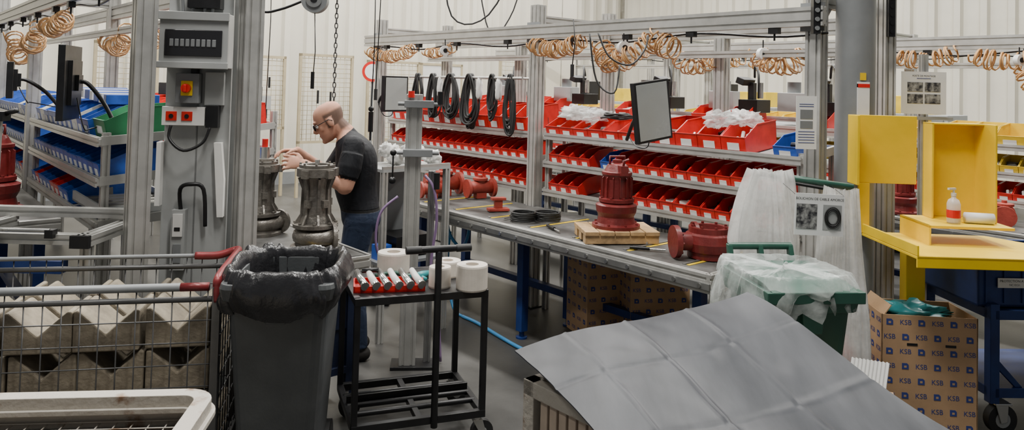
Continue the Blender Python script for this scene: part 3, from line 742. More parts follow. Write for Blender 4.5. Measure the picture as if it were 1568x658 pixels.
SX=-.09
b=B('waste_sack_stand'); b.m(BLK)
b.tube([(1.36+SX,3.86,1.33),(1.80+SX,3.74,1.28)],.012,8); b.tube([(1.36+SX,3.86,1.33),(1.40+SX,3.98,1.30),(1.78+SX,3.90,1.25),(1.80+SX,3.74,1.28)],.010,8)
for p in ((1.58+SX,3.92),): b.cyl((p[0],p[1],0),(p[0],p[1],1.30),.014,n=10); b.box(p[0]-.12,p[0]+.12,p[1]-.07,p[1]+.07,0,.02)
b.m(DGRN); b.tube([(1.44+SX,3.835,1.325),(1.82+SX,3.73,1.285)],.016,8)
b.build()
def sack(name,x,y,z0,z1,rx,ry,seed,flare=1.2,lean=0.0):
    b=B(name); b.m(FILMW)
    def fn(u,v):
        th=2*pi*u; c_,s_=math.cos(th),math.sin(th)
        amp=.22+.30*(1-v)
        f=amp*noise.noise(Vector((c_*2.6+seed,s_*2.6,v*1.3)))+.7*amp*noise.noise(Vector((c_*7+seed,s_*7,v*.8)))+.5*amp*noise.noise(Vector((c_*16+seed,s_*16,v*1.2)))
        k=(.62+ (flare-.62)*min(1,v*1.8)) if v<.85 else flare*(1-((v-.85)/.15)**2*.85)
        return (x+lean*v+rx*k*c_*(1+f),y+ry*k*s_*(1+f),z0+(z1-z0)*v+.03*f)
    b.grid(fn,150,34,True,True); return b.build()
sack('white_waste_sack',1.42+SX,3.80,1.35,.70,.125,.08,1.0,1.25,-.02)
sack('white_waste_sack',1.765+SX,3.72,1.28,.16,.11,.08,5.0,1.15)
sheet_sign('waste_sorting_sign',1.605-.10,3.60,1.165,.24,.20,.02,[],[(-.062,-.01,.10,.12,PHO),(.062,-.01,.09,.12,GRYL)],('BOUCHON DE CABLE AMORCE',.0165,.075),tilt=.03)
b=B('sign_cable_print'); b.m(RUB)
for r in (.045,.038,.03): b.tube([(1.568+r*math.cos(i*pi/14)*.85,3.5915,1.153+r*math.sin(i*pi/14)*1.1) for i in range(28)],.003,5,True)
b.m(BLK); b.tube([(1.39,3.598,1.26),(1.37,3.83,1.32)],.0015,4); b.tube([(1.62,3.598,1.26),(1.62,3.77,1.295)],.0015,4)
b.build()
b=B('fire_extinguisher'); b.m(RED); b.lathe([(.06,0),(.065,.01),(.065,.38),(.05,.43),(.02,.45),(.02,.48)],n=24,sm=True); b.m(BLK); b.box(-.02,.06,-.012,.012,.48,.5); b.tube([(.03,0,.48),(.09,0,.42),(.08,0,.2)],.008,6); b.build(0,(1.81,3.98,0))

# ------------------------------------------------------------------ foreground crate with the grey sheet
b=B('slatted_pallet_box')
t0,t1,s0,s1,h=1.65,2.22,.60,1.80,.80
b.m(RUST)
for (a,c,d_,f) in ((t0,t1,s1-.04,s1),(t0,t1,s0,s0+.04),(t0,t0+.04,s0,s1),(t1-.04,t1,s0,s1)):
    b.box(a,c,d_,f,h-.05,h); b.box(a,c,d_,f,.1,.15)
for t in (t0,t1-.05):
    for s in (s0,s1-.05): b.box(t,t+.05,s,s+.05,0,h)
b.box(t0,t1,s0,s1,.12,.14)
b.m(CREAM)
n=26
for i in range(n):
    s=s0+.06+(s1-s0-.12)*i/n; b.box(t0+.012,t0+.028,s,s+.032,.15,h-.05); b.box(t1-.028,t1-.012,s,s+.032,.15,h-.05)
n=12
for i in range(n):
    t=t0+.06+(t1-t0-.12)*i/n; b.box(t,t+.032,s1-.028,s1-.012,.15,h-.05); b.box(t,t+.032,s0+.012,s0+.028,.15,h-.05)
b.m(BROWN); b.box(t0+.03,t1-.03,s0+.03,s1-.03,.14,.6)
b.build(RA,bevel=.003)
b=B('corrugated_paper_filter'); b.m(PAPER)
def fn(u,v): return (-.07+.14*u+.02*v,.006*math.sin(u*2*pi*10)+.06*v,.12*v)
b.grid(fn,90,3,False); b.build(-.4,(1.44,2.98,.56))
b=B('paper_filter_carton'); b.m(CARD); b.box(-.09,.09,-.03,.06,0,.56); b.build(-.4,(1.46,2.99,0))

b=B('grey_plastic_sheet'); b.m(SHEET)
Lc=Vector((.035,2.55,.845)); Tc=Vector((.90,2.79,1.0)); d=Vector((.335,-.942,0)); LEN=1.62
def sh(u,v,off):
    p=Lc.lerp(Tc,u)+d*(LEN*v)
    k=min(1,v*1.5); k=k*k*(3-2*k)
    z=p.z*(1-k)+k*(.825+.012*u)
    z+= .012*math.sin(v*8+u*2)*min(1,v*6+.2)+.012*math.sin(u*6+v*3)*(1-.3*v)+.009*noise.noise(Vector((u*3,v*4,0)))+.002*noise.noise(Vector((u*12,v*14,3)))
    for (cu,cv) in ((.6,.2),(.22,.25),(.48,.40),(.80,.3),(.35,.12)):
        q=((u-cu)*1.0)**2+((v-cv)*1.75)**2; z-=.005*math.exp(-q/.0022)
    for lu,am in ((.2,.004),(.45,.006),(.72,.004)): z+=am*math.exp(-((u+v*.05-lu)/.008)**2)
    for lv in (.22,.42): z-=.004*math.exp(-((v+u*.06-lv)/.006)**2)
    return (p.x,p.y,max(z,.812)+off)
NU,NVV=140,150
b.grid(lambda u,v: sh(u,v,.004),NU,NVV); b.grid(lambda u,v: sh(1-u,v,0),NU,NVV)
def edge(f,k):
    vs=[];fs=[]
    for i in range(k):
        u,v=f(i/(k-1)); vs+= [sh(u,v,0),sh(u,v,.004)]
    b.add(vs,[(2*i,2*i+2,2*i+3,2*i+1) for i in range(k-1)])
edge(lambda q:(q,0),NU); edge(lambda q:(q,1),NU); edge(lambda q:(0,q),NVV); edge(lambda q:(1,q),NVV)
b.build()

# ------------------------------------------------------------------ lower-left rusty pallet box
b=B('rusty_steel_pallet_box'); b.m(RUST)
W,DD,h=1.3,1.0,.80
def rim(z0,z1,o,i_):
    n=8; outer=[];inner=[]
    for (cx,cy,a0) in ((W/2,DD/2,0),(-W/2,DD/2,pi/2),(-W/2,-DD/2,pi),(W/2,-DD/2,1.5*pi)):
        for k in range(n):
            a=a0+pi/2*k/(n-1); ro=.09
            px=cx-math.copysign(ro,cx); py=cy-math.copysign(ro,cy)
            outer.append((px+(ro+o)*math.cos(a),py+(ro+o)*math.sin(a))); inner.append((px+(ro-i_)*math.cos(a),py+(ro-i_)*math.sin(a)))
    m_=len(outer); vs=[(x,y,z1) for x,y in outer]+[(x,y,z1) for x,y in inner]+[(x,y,z0) for x,y in outer]+[(x,y,z0) for x,y in inner]
    fs=[]
    for i in range(m_):
        j=(i+1)%m_; fs+=[(i,j,m_+j,m_+i),(2*m_+j,2*m_+i,3*m_+i,3*m_+j),(i,2*m_+i,2*m_+j,j),(m_+i,m_+j,3*m_+j,3*m_+i)]
    b.add(vs,fs)
rim(h-.035,h,0,.05); rim(h-.05,h-.034,.012,.06); rim(.1,h-.05,-.012,.018)
b.box(-W/2+.02,W/2-.02,-DD/2+.02,DD/2-.02,.1,.13)
for xx in (-W/2+.08,W/2-.14):
    for yy in (-DD/2+.06,DD/2-.14): b.box(xx,xx+.07,yy,yy+.08,0,.12)
b.m(BROWN); b.box(-W/2+.03,W/2-.03,-DD/2+.03,DD/2-.03,.13,.70)
b.m(RUST)
for i in range(26): b.tube([(-W/2+.04+i*.049,-DD/2+.03,.715),(-W/2+.04+i*.049,DD/2-.03,.715)],.003,4)
for i in range(20): b.tube([(-W/2+.03,-DD/2+.04+i*.049,.718),(W/2-.03,-DD/2+.04+i*.049,.718)],.003,4)
b.build(.12,(-1.46,1.73,0),.002)

# ------------------------------------------------------------------ wire cage with V-blocks
e=D.objects.new('wire_mesh_cage',None); link(e); ang=.20; e.location=(-1.18,3.05,0); e.rotation_euler=(0,0,ang)
b=B('mesh'); CW,CD,CH=1.35,.56,.90
b.m(GM)
for (xx,yy) in ((0,0),(-CW,0),(0,CD),(-CW,CD)): b.cb((xx,yy,CH/2),(.03,.03,CH))
for z in (.12,CH-.05):
    b.tube([(0,0,z),(-CW,0,z)],.012,8); b.tube([(0,CD,z),(-CW,CD,z)],.012,8); b.tube([(0,0,z),(0,CD,z)],.012,8); b.tube([(-CW,0,z),(-CW,CD,z)],.012,8)
for i in range(20):
    xx=-CW*(i+.5)/20
    for yy in (-.004,CD+.004): b.tube([(xx,yy,.12),(xx,yy,CH)],.0028,5)
for i in range(9):
    yy=CD*(i+.5)/9
    for xx in (.004,-CW-.004): b.tube([(xx,yy,.12),(xx,yy,CH)],.0028,5)
for k in range(9):
    z=.15+k*.088
    b.tube([(0,-.004,z),(-CW,-.004,z)],.0028,5); b.tube([(0,CD+.004,z),(-CW,CD+.004,z)],.0028,5); b.tube([(.004,0,z),(.004,CD,z)],.0028,5); b.tube([(-CW,0,z),(-CW,CD,z)],.0028,5)
b.box(-CW,0,0,CD,.10,.12)
b.m(GRYM); b.tube([(-CW,0,CH),(-.03,0,CH)],.017,10); b.tube([(-.20,CD,CH),(-CW,CD,CH)],.010,10)
b.m(REDRAIL); b.stube([(0,0,CH-.06),(0,0,CH),(0,.03,CH+.03),(0,CD*.5,CH+.03),(0,CD*.93,CH+.03),(-.03,CD,CH+.02),(-.10,CD,CH),(-.20,CD,CH)],.018,10)
b.tube([(-.03,0,CH),(-.14,0,CH)],.0175,10)
o=b.build(0,(0,0,0)); o.parent=e
b=B('v_blocks'); b.m(CONC)
z=.13
for lay in range(4):
    hb=.165
    for col in range(5):
        for dp in range(2):
            w=.245; x0=-CW+.04+col*.258+rnd(-.01,.01)+(.0 if lay%2 else .015); y0=.03+dp*.255; j=rnd(-.012,.012)
            if x0+w>-.02: x0=-.02-w
            up=[(x0,z),(x0+w,z),(x0+w,z+hb*.98),(x0+w*.93,z+hb),(x0+w*.5,z+hb*.42),(x0+w*.07,z+hb),(x0,z+hb*.98)]
            if lay==1: up=[(x0,z),(x0+w*.45,z),(x0+w,z+hb*.55),(x0+w,z+hb),(x0,z+hb)]
            b.prism(up,y0+j,y0+j+.23,'Y')
    z+=.172
o=b.build(0,(0,0,0),.006); o.parent=e

b=B('aluminium_frame_trolley'); b.m(ALU)
x0,x1,y0,y1,z=-2.95,-2.04,3.62,4.0,.95
b.alu((x0,y0,z),(x1,y0,z),.05,.05,(0,0,1)); b.alu((x0,y1,z+.06),(x1,y1,z+.06),.05,.05,(0,0,1)); b.alu((x0,y0,z),(x0,y1,z),.05,.05,(0,0,1)); b.alu((x1,y0-.05,z),(x1,y1,z),.05,.08,(0,0,1))
b.alu((x0+.3,y0,z+.01),(x0+.3,y1,z+.01),.05,.05,(0,0,1))
for p in ((x0,y0),(x1,y0),(x0,y1),(x1,y1)): b.alu((p[0],p[1],0),(p[0],p[1],z),.045,.045)
b.m(BLK); b.cb((x1,y0-.06,z),(.09,.025,.06)); b.m(STEELB); b.cyl((x0+.1,y0-.04,z+.045),(x0+.75,y0-.04,z+.045),.010,n=10)
b.m(NAVY); b.box(x0,x1-.1,y0-.04,y0+.02,z-.16,z-.1)
b.m(BLK)
for xx in (x0+.75,x0+.45): b.cb((xx,y0-.03,z+.03),(.04,.04,.04))
b.build()
b=B('clamp_pole'); b.m(ALU); b.alu((-2.48,3.54,0),(-2.46,3.54,1.52),.045,.045); b.m(BLK); b.cb((-2.45,3.54,1.54),(.09,.06,.045)); b.tube([(-2.42,3.54,1.55),(-2.35,3.53,1.57)],.012,8); b.box(-2.54,-2.42,3.50,3.58,0,.02)
b.build()

# ------------------------------------------------------------------ pump bench
b=B('pump_workbench'); t0,t1,s0,s1=1.68,2.12,3.60,5.4
b.m(STEEL); b.box(t0,t1,s0,s1,.76,.80); b.m(ALU); b.alu((t0,s0,.755),(t1,s0,.755),.09,.035,(0,0,1)); b.alu((t1,s0,.755),(t1,s1,.755),.09,.035,(0,0,1)); b.alu((t0,s0,.755),(t0,s1,.755),.09,.035,(0,0,1))
b.m(DNAVY)
for s in (s0+.08,s1-.08):
    for t in (t0+.06,t1-.06): b.box(t-.03,t+.03,s-.03,s+.03,0,.72)
b.box(t0+.06,t1-.06,s0+.06,s0+.09,.40,.68); b.box(t0+.04,t1-.04,s0+.05,s1-.05,.16,.20); b.box(t0+.06,t1-.06,s0+.07,s0+.09,.2,.4)
b.box(t1-.09,t1-.06,s0+.1,s1-.1,.2,.68)
b.m(YEL); b.box(t0+.05,t1-.05,s0+.16,s0+.18,.80,.804)
b.build(RA,bevel=.003)

# ------------------------------------------------------------------ black trolley
e=D.objects.new('black_tool_trolley',None); link(e); e.location=(-.48,3.80,0); e.rotation_euler=(0,0,math.radians(20))
b=B('frame'); b.m(BLK); hw,hd=.31,.25
for xx in (-hw,hw):
    for yy in (-hd,hd): b.cb((xx,yy,.435),(.028,.028,.60))
for z in (.15,.73):
    for yy in (-hd,hd): b.cb((0,yy,z),(2*hw+.028,.03,.035))
    for xx in (-hw,hw): b.cb((xx,0,z),(.03,2*hd,.035))
b.box(-hw,hw,-hd,hd,.735,.745)
for yy in (-.12,-.02,.1): b.tube([(-hw,yy,.16),(hw,yy,.16)],.014,10)
b.box(-hw,hw,.0,.012,.15,.2)
b.cb((-.0,0,.15),(.03,2*hd,.03))
b.tube([(.065,-hd-.022,.12),(.065,-hd-.022,.95)],.017,12)
b.tube([(-.09,-hd-.022,.96),(.22,-hd-.022,.96)],.017,12); b.m(RUB); b.tube([(-.095,-hd-.022,.96),(-.02,-hd-.022,.96)],.019,12); b.tube([(.15,-hd-.022,.96),(.225,-hd-.022,.96)],.019,12)
for xx in (-hw+.02,hw-.02):
    for yy in (-hd+.02,hd-.02):
        b.m(STEELB); b.cyl((xx,yy,.115),(xx,yy,.135),.022,n=12)
        for q in (-.022,.018): b.prism([(xx-.025,.118),(xx+.025,.118),(xx+.045,.05),(xx+.015,.045)],yy+q,yy+q+.004,'Y')
        b.m(RUB); b.cyl((xx+.028,yy-.015,.055),(xx+.028,yy+.015,.055),.055,n=24); b.m(GRYL); b.cyl((xx+.028,yy-.017,.055),(xx+.028,yy+.017,.055),.022,n=14)
o=b.build(0,(0,0,0),.003); o.parent=e
def roll(name,x,y,z,r,h,mat=TUBEW):
    b=B(name); b.m(mat); ri=r*.42
    b.lathe([(ri,0),(r*.97,0),(r,.008),(r,h-.008),(r*.97,h),(ri,h),(ri,h-.001),(ri*.98,.002)],n=32,sm=False); b.m(CARD); b.lathe([(ri*.97,.001),(ri*.97,h*.5)],n=24); b.build(0,(x,y,z))
roll('white_roll',-.60,3.95,.746,.085,.11); roll('white_roll',-.17,3.68,.746,.078,.12); roll('white_roll',-.33,3.70,.746,.055,.10); roll('white_roll',-.31,3.92,.746,.07,.08)
b=B('red_parts_tray'); b.m(RED); b.box(-.17,.17,-.085,.085,0,.008)
for (a,c,d_,f) in ((-.17,.17,-.085,-.078),(-.17,.17,.078,.085),(-.17,-.163,-.085,.085),(.163,.17,-.085,.085)): b.box(a,c,d_,f,0,.03)
for i in range(6):
    xx=-.14+i*.054; b.m(WHT if i%2 else STEELB)
    b.tube([(xx-.015,.07,.065),(xx+.0,0,.05),(xx+.02,-.075,.035)],[.014,.017,.019],12); b.m(STEELB); b.cyl((xx+.02,-.075,.035),(xx+.024,-.09,.032),.021,n=12)
b.m(BLK); b.tube([(-.13,.06,.07),(-.05,.05,.075)],.012,8)
b.build(math.radians(12),(-.575,3.66,.746))
b=B('teal_air_gun'); b.m(TEAL); b.tube([(-.05,0,.03),(.02,0,.035),(.07,.01,.035)],[.018,.02,.012],10); b.tube([(.0,0,.03),(.01,-.04,.02)],.012,8); b.m(STEELB); b.cyl((.07,.01,.035),(.11,.02,.035),.008,n=8); b.build(.8,(-.44,3.77,.746))
b=B('green_hose'); b.m(DGRN); b.stube([(-.66,3.78,.77),(-.58,3.83,.775),(-.5,3.80,.77),(-.44,3.84,.765),(-.40,3.82,.76)],.011,8); b.build()

# ------------------------------------------------------------------ fixture stand, parts table
b=B('fixture_stand'); b.m(ALU); b.alu((0,0,0),(0,0,1.68),.10,.06); b.m(ALUD); b.alu((.12,.05,0),(.12,.05,1.2),.045,.045)
b.m(BLK); b.box(-.10,.18,-.06,.1,0,.02)
b.m(GRYM)
for z in (1.32,1.62): b.cb((.03,-.04,z),(.18,.08,.045)); b.cyl((-.10,-.05,z),(.16,-.05,z),.012,n=10)
b.m(BLK); b.ball((-.12,-.05,1.32),.02); b.ball((-.12,-.05,1.15),.022); b.tube([(-.12,-.05,1.30),(-.12,-.05,1.15)],.006,6); b.cyl((.16,-.05,1.62),(.16,-.05,1.70),.02,n=10); b.cyl((.15,-.05,1.2),(.15,-.05,1.1),.02,n=10)
b.m(RED); b.cyl((-.02,-.05,1.66),(-.02,-.05,1.7),.02,n=10)
b.build(.1,(-.60,4.62,0),.003)
b=B('purple_hose'); b.m(PHOSE); b.stube([(-.52,4.60,1.18),(-.46,4.58,1.1),(-.44,4.6,.9),(-.47,4.62,.6),(-.42,4.66,.3),(-.40,4.7,.012)],.009,8); b.stube([(-.68,4.58,1.05),(-.78,4.55,.95),(-.80,4.55,.75),(-.72,4.6,.55)],.008,8); b.build()
b=B('parts_table'); b.m(GRYL); b.box(-.28,.28,-.22,.22,1.14,1.16); b.m(ALU)
for xx in (-.26,.26):
    for yy in (-.2,.2): b.alu((xx,yy,0),(xx,yy,1.14),.04,.04)
b.box(-.28,.28,-.22,-.2,1.16,1.18); b.m(GRYM); b.box(-.26,.26,-.2,.2,.5,.52); b.box(-.26,.26,.19,.2,.5,1.1)
b.m(WHT)
for i in range(9): crumple(b,(rnd(-.22,.22),rnd(-.15,.15),1.20+rnd(0,.07)),.045,.045,.045,.6,i*2.2)
b.m(BLK); b.cb((.05,0,.60),(.3,.25,.14)); b.m(BLUE); b.cb((-.17,-.05,.57),(.1,.1,.1))
b.build(RA,(-.78,5.35,0))
b=B('electric_screwdriver'); b.m(BLK); b.cyl((0,0,0),(0,0,.14),.018,n=12); b.cyl((0,0,-.06),(0,0,0),.007,n=8); b.ball((0,0,.16),.02); b.tube([(0,0,.16),(.01,0,.6),(0,0,1.3)],.004,5); b.build(0,(-.98,5.2,1.40))

b=B('overhead_rail'); b.m(ALU); b.alu((2.2,3.2,3.0),(2.2,8.5,3.0),.1,.06,(0,0,1)); b.alu((3.6,3.2,3.06),(.9,3.2,3.06),.1,.06,(0,0,1)); b.alu((3.6,8.4,3.06),(.9,8.4,3.06),.1,.06,(0,0,1))
for t,s in ((3.6,3.2),(.9,8.4),(3.6,8.4),(.9,3.2)): b.cyl((t,s,3.06),(t,s,HH),.012,n=8)
b.build(RA)
b=B('tool_balancer'); b.m(GRYM); b.cyl((0,-.04,0),(0,.04,0),.075,n=28); b.m(STEELB); b.cyl((0,-.05,0),(0,-.04,0),.045,n=20); b.m(BLK); b.cyl((0,-.055,0),(0,-.05,0),.02,n=16)
b.tube([(0,0,.07),(0,0,.12),(.01,0,.6),(0,0,.8)],.006,6); b.tube([(0,0,-.07),(.01,0,-.3),(0,0,-.50)],.003,5); b.cyl((0,0,-.42),(0,0,-.52),.011,n=10)
b.stube([(-.06,0,.0),(-.2,0,-.06),(-.32,.02,-.07),(-.5,.1,.05),(-.6,.1,.4)],.008,6)
b.build(.1,(-1.17,4.35,2.22))
b=B('hanging_chain'); b.m(GM)
z=1.62
k=0
while z<3.0:
    pts=[((.010*math.cos(a) if k%2 else 0),(0 if k%2 else .010*math.cos(a)),z+.022*math.sin(a)) for a in [2*pi*i/10 for i in range(10)]]
    b.tube(pts,.0038,5,True); z+=.034; k+=1
b.build(0,(-1.22,5.1,0))
b=B('hanging_cords'); b.m(RUB)
for x,y,z0,z1 in ((-.97,5.3,1.7,3.0),(-2.05,6.2,1.5,3.0),(.4,4.9,1.9,2.2)):
    b.tube([(x,y,z1),(x+.015,y,(z0+z1)/2),(x,y,z0)],.004,5); b.cyl((x,y,z0-.08),(x,y,z0),.013,n=8)
b.stube([(.55,4.75,2.1),(.62,4.72,1.95),(.75,4.7,1.9),(.85,4.75,2.0),(.88,4.8,2.1)],.006,6); b.stube([(.50,4.8,2.1),(.55,4.8,1.8),(.66,4.75,1.72),(.7,4.8,1.9)],.006,6)
b.stube([(-.6,6.0,2.9),(-.5,6.0,2.3),(-.2,6.0,2.32),(.1,5.9,2.9)],.007,6); b.stube([(-.35,6.4,2.9),(-.2,6.4,2.2),(.0,6.4,2.4),(.1,6.4,2.9)],.006,6)
b.build()
def spool(x,y,z):
    b=B('hose_reel'); b.m(WHT); b.cyl((0,-.02,0),(0,.02,0),.045,n=24); b.m(BLK); b.cyl((0,-.026,0),(0,-.02,0),.02,n=14); b.cyl((0,0,.04),(0,0,.1),.005,n=6); b.build(.3,(x,y,z))
for t,s,z in ((3.93,5.45,2.05),(3.93,3.35,2.03),(4.8,2.8,2.02),(6.75,1.75,2.05),(1.5,5.9,2.1)):
    x,y=L2W(t,s); spool(x,y,z)
b=B('blue_air_hose'); b.m(BHOSE)
pts=[(-.32,5.6,.014),(-.20,5.45,.014),(-.02,5.15,.014),(.14,4.92,.014),(.32,4.80,.014),(.5,4.70,.014),(.75,4.66,.014)]
b.stube(pts,.013,8); b.stube([(-.47,5.72,.74),(-.44,5.7,.6),(-.35,5.72,.5),(-.30,5.75,.62),(-.34,5.78,.75)],.012,8); b.stube([(-.44,5.7,.62),(-.46,5.8,.3),(-.40,5.7,.05),(-.32,5.6,.014)],.011,8)
b.build()

# backdrop fixtures near the back wall
def board(name,t,s,z0,z1,w,mesh=True,fill=WHT):
    b=B(name); b.m(BEIGE)
    b.box(t-w/2,t-w/2+.04,s,s+.04,0,z1); b.box(t+w/2-.04,t+w/2,s,s+.04,0,z1); b.box(t-w/2,t+w/2,s,s+.04,z1-.04,z1); b.box(t-w/2,t+w/2,s,s+.04,z0,z0+.04)
    if mesh:
        k=int(w/.07)
        for i in range(1,k): b.tube([(t-w/2+i*w/k,s+.02,z0),(t-w/2+i*w/k,s+.02,z1)],.004,4)
        k=int((z1-z0)/.07)
        for i in range(1,k): b.tube([(t-w/2,s+.02,z0+i*(z1-z0)/k),(t+w/2,s+.02,z0+i*(z1-z0)/k)],.004,4)
        b.m(GRYL); b.box(t-.1,t+.1,s-.01,s,z0+.3,z0+.5); b.m(RED); b.box(t+.12,t+.16,s-.01,s,z0+.1,z0+.15)
        b.m(BLK); b.box(t-.16,t-.13,s-.01,s,z0+.6,z0+.8); b.box(t+.05,t+.08,s-.01,s,z0+.62,z0+.78)
    else: b.m(fill); b.box(t-w/2+.04,t+w/2-.04,s+.01,s+.03,z0,z1-.04)
    b.build(RA)
board('tool_board',3.6,10.6,1.0,2.1,.7); board('tool_board',4.45,10.7,1.0,2.1,.65); board('mesh_fence_panel',5.3,10.4,.8,2.15,.9); board('mesh_fence_panel',6.5,10.4,.8,2.1,1.0); board('notice_board',7.6,10.6,1.2,2.1,.9,False)
board('mesh_fence_panel',8.8,9.8,.8,2.3,1.1); board('tool_board',2.6,10.8,1.0,2.2,.8)
b=B('round_prohibition_sign'); x,y=L2W(5.45,9.6); b.m(RED); b.cyl((0,0,1.9),(0,-.02,1.9),.15,n=32); b.m(PAPER); b.cyl((0,-.02,1.9),(0,-.024,1.9),.11,n=32); b.m(GRYM); b.cyl((0,.02,0),(0,.02,2.0),.02,n=8); b.build(.1,(x+.15,y,0))
b=B('green_hoist_frame'); b.m(GREEN); b.box(11.0,11.14,2.3,2.44,0,4.2); b.box(11.0,11.14,-.5,2.44,2.75,2.87); b.box(11.0,11.14,-.5,5.0,3.6,3.75); b.prism([(2.44,2.6),(2.44,2.75),(3.0,3.6),(3.1,3.6)],11.02,11.1,'X'); b.build(RA)
for t,s in ((9.0,3.5),(9.2,5.6),(8.9,7.8),(3.2,9.6)):
    b=B('workshop_cabinet'); b.m(GRYL); b.box(t-.3,t+.3,s-.6,s+.6,.05,1.55); b.m(GRYM); b.box(t-.32,t-.3,s-.56,s-.02,.1,1.5); b.box(t-.32,t-.3,s+.02,s+.56,.1,1.5); b.m(BLK); b.box(t-.34,t-.32,s-.07,s-.04,.8,1.0); b.box(t-.34,t-.32,s+.04,s+.07,.8,1.0)
    b.box(t-.28,t+.28,s-.58,s+.58,0,.05); b.m(YELB); b.box(t-.2,t+.2,s-.4,s,1.55,1.75); b.m(BLK); b.box(t-.1,t+.1,s+.2,s+.5,1.55,1.85)
    b.build(RA,bevel=.006)
b=B('press_devices')
for s in (2.5,3.1,3.9,4.9,5.9):
    b.m(BLK); b.cb((5.2,s,1.64),(.2,.16,.1)); b.cb((5.2,s+.02,1.75),(.05,.05,.14)); b.cb((5.15,s+.05,1.83),(.16,.07,.05),RX(.35)); b.stube([(5.2,s,1.86),(5.12,s-.05,1.95),(5.05,s-.12,1.88),(5.02,s-.14,1.7)],.009,8); b.m(STEELB); b.cyl((5.12,s-.1,1.7),(5.12,s-.1,1.82),.02,n=10)
    b.m(GRYL); b.cb((5.25,s+.3,1.68),(.16,.2,.14),RZ(.2)); b.m(GRYM); b.cyl((5.25,s+.3,1.75),(5.25,s+.3,1.83),.05,n=14)
b.build(RA,bevel=.004)

# ------------------------------------------------------------------ person
P=B('body_src'); P.m(RED)
def oval(rings,n=28,sub=3):
    K=len(rings); RR=[]
    for i in range(K-1):
        p0=rings[max(i-1,0)];p1=rings[i];p2=rings[i+1];p3=rings[min(i+2,K-1)]
        for k in range(sub):
            t=k/sub; RR.append([.5*((2*b_)+(-a+c)*t+(2*a-5*b_+4*c-d_)*t*t+(-a+3*b_-3*c+d_)*t**3) for a,b_,c,d_ in zip(p0,p1,p2,p3)])
    RR.append(list(rings[-1])); vs=[];k=len(RR)
    for (f,l,z,rf,rl) in RR:
        for i in range(n):
            t=2*pi*i/n; vs.append((f+rf*math.cos(t),l+rl*math.sin(t),z))
    fs=[(j*n+i,j*n+(i+1)%n,(j+1)*n+(i+1)%n,(j+1)*n+i) for j in range(k-1) for i in range(n)]
    fs.append(tuple(range(n))[::-1]); fs.append(tuple(range((k-1)*n,k*n))); P.add(vs,fs,True)
def limb(pts,rad):
    Q=[];R=[]
    for i in range(len(pts)-1):
        for k in range(5):
            t=k/5; Q.append(Vector(pts[i]).lerp(Vector(pts[i+1]),t)); R.append(rad[i]*(1-t)+rad[i+1]*t)
    Q.append(Vector(pts[-1])); R.append(rad[-1])
    P.tube(Q,R,16); P.ball(pts[0],rad[0],n=8); P.ball(pts[-1],rad[-1],n=8)
    for q,r in zip(pts[1:-1],rad[1:-1]): P.ball(q,r,n=8)
oval([(-.02,0,.80,.10,.15),(-.02,0,.86,.125,.172),(-.01,0,.93,.125,.168),(.01,0,1.0,.13,.162),(.025,0,1.08,.135,.165),(.022,0,1.18,.135,.178),(.025,0,1.27,.132,.19),(.04,0,1.34,.118,.19),(.058,0,1.385,.092,.155),(.08,0,1.42,.064,.09),(.10,0,1.44,.045,.055)])
limb([(.06,0,1.36),(.10,0,1.42),(.155,0,1.475)],[.075,.061,.056])
for sd in (1,-1):
    limb([(-.01,.085*sd,.87),(.02,.095*sd,.68),(.03,.10*sd,.47),(-.01,.105*sd,.28),(-.03,.11*sd,.10)],[.098,.085,.066,.062,.052])
    limb([(-.06,.11*sd,.045),(.04,.115*sd,.045),(.13,.125*sd,.035),(.175,.13*sd,.032)],[.042,.044,.038,.030])
SL=(.045,.175,1.345);EL=(.09,.235,1.11);WL=(.335,.165,1.235)
SR=(.06,-.175,1.345);ER=(.20,-.24,1.13);WR=(.40,-.09,1.29)
limb([SL,(.06,.22,1.23),EL],[.070,.064,.054]); limb([EL,(.16,.225,1.145),WL],[.047,.044,.029])
limb([SR,(.12,-.22,1.24),ER],[.070,.064,.054]); limb([ER,(.26,-.21,1.165),WR],[.047,.044,.029])
P.tube([(.05,.205,1.30),(.065,.225,1.22),(.080,.232,1.165)],[.070,.074,.068],18); P.tube([(.09,-.20,1.30),(.13,-.225,1.22),(.17,-.235,1.165)],[.070,.074,.068],18)
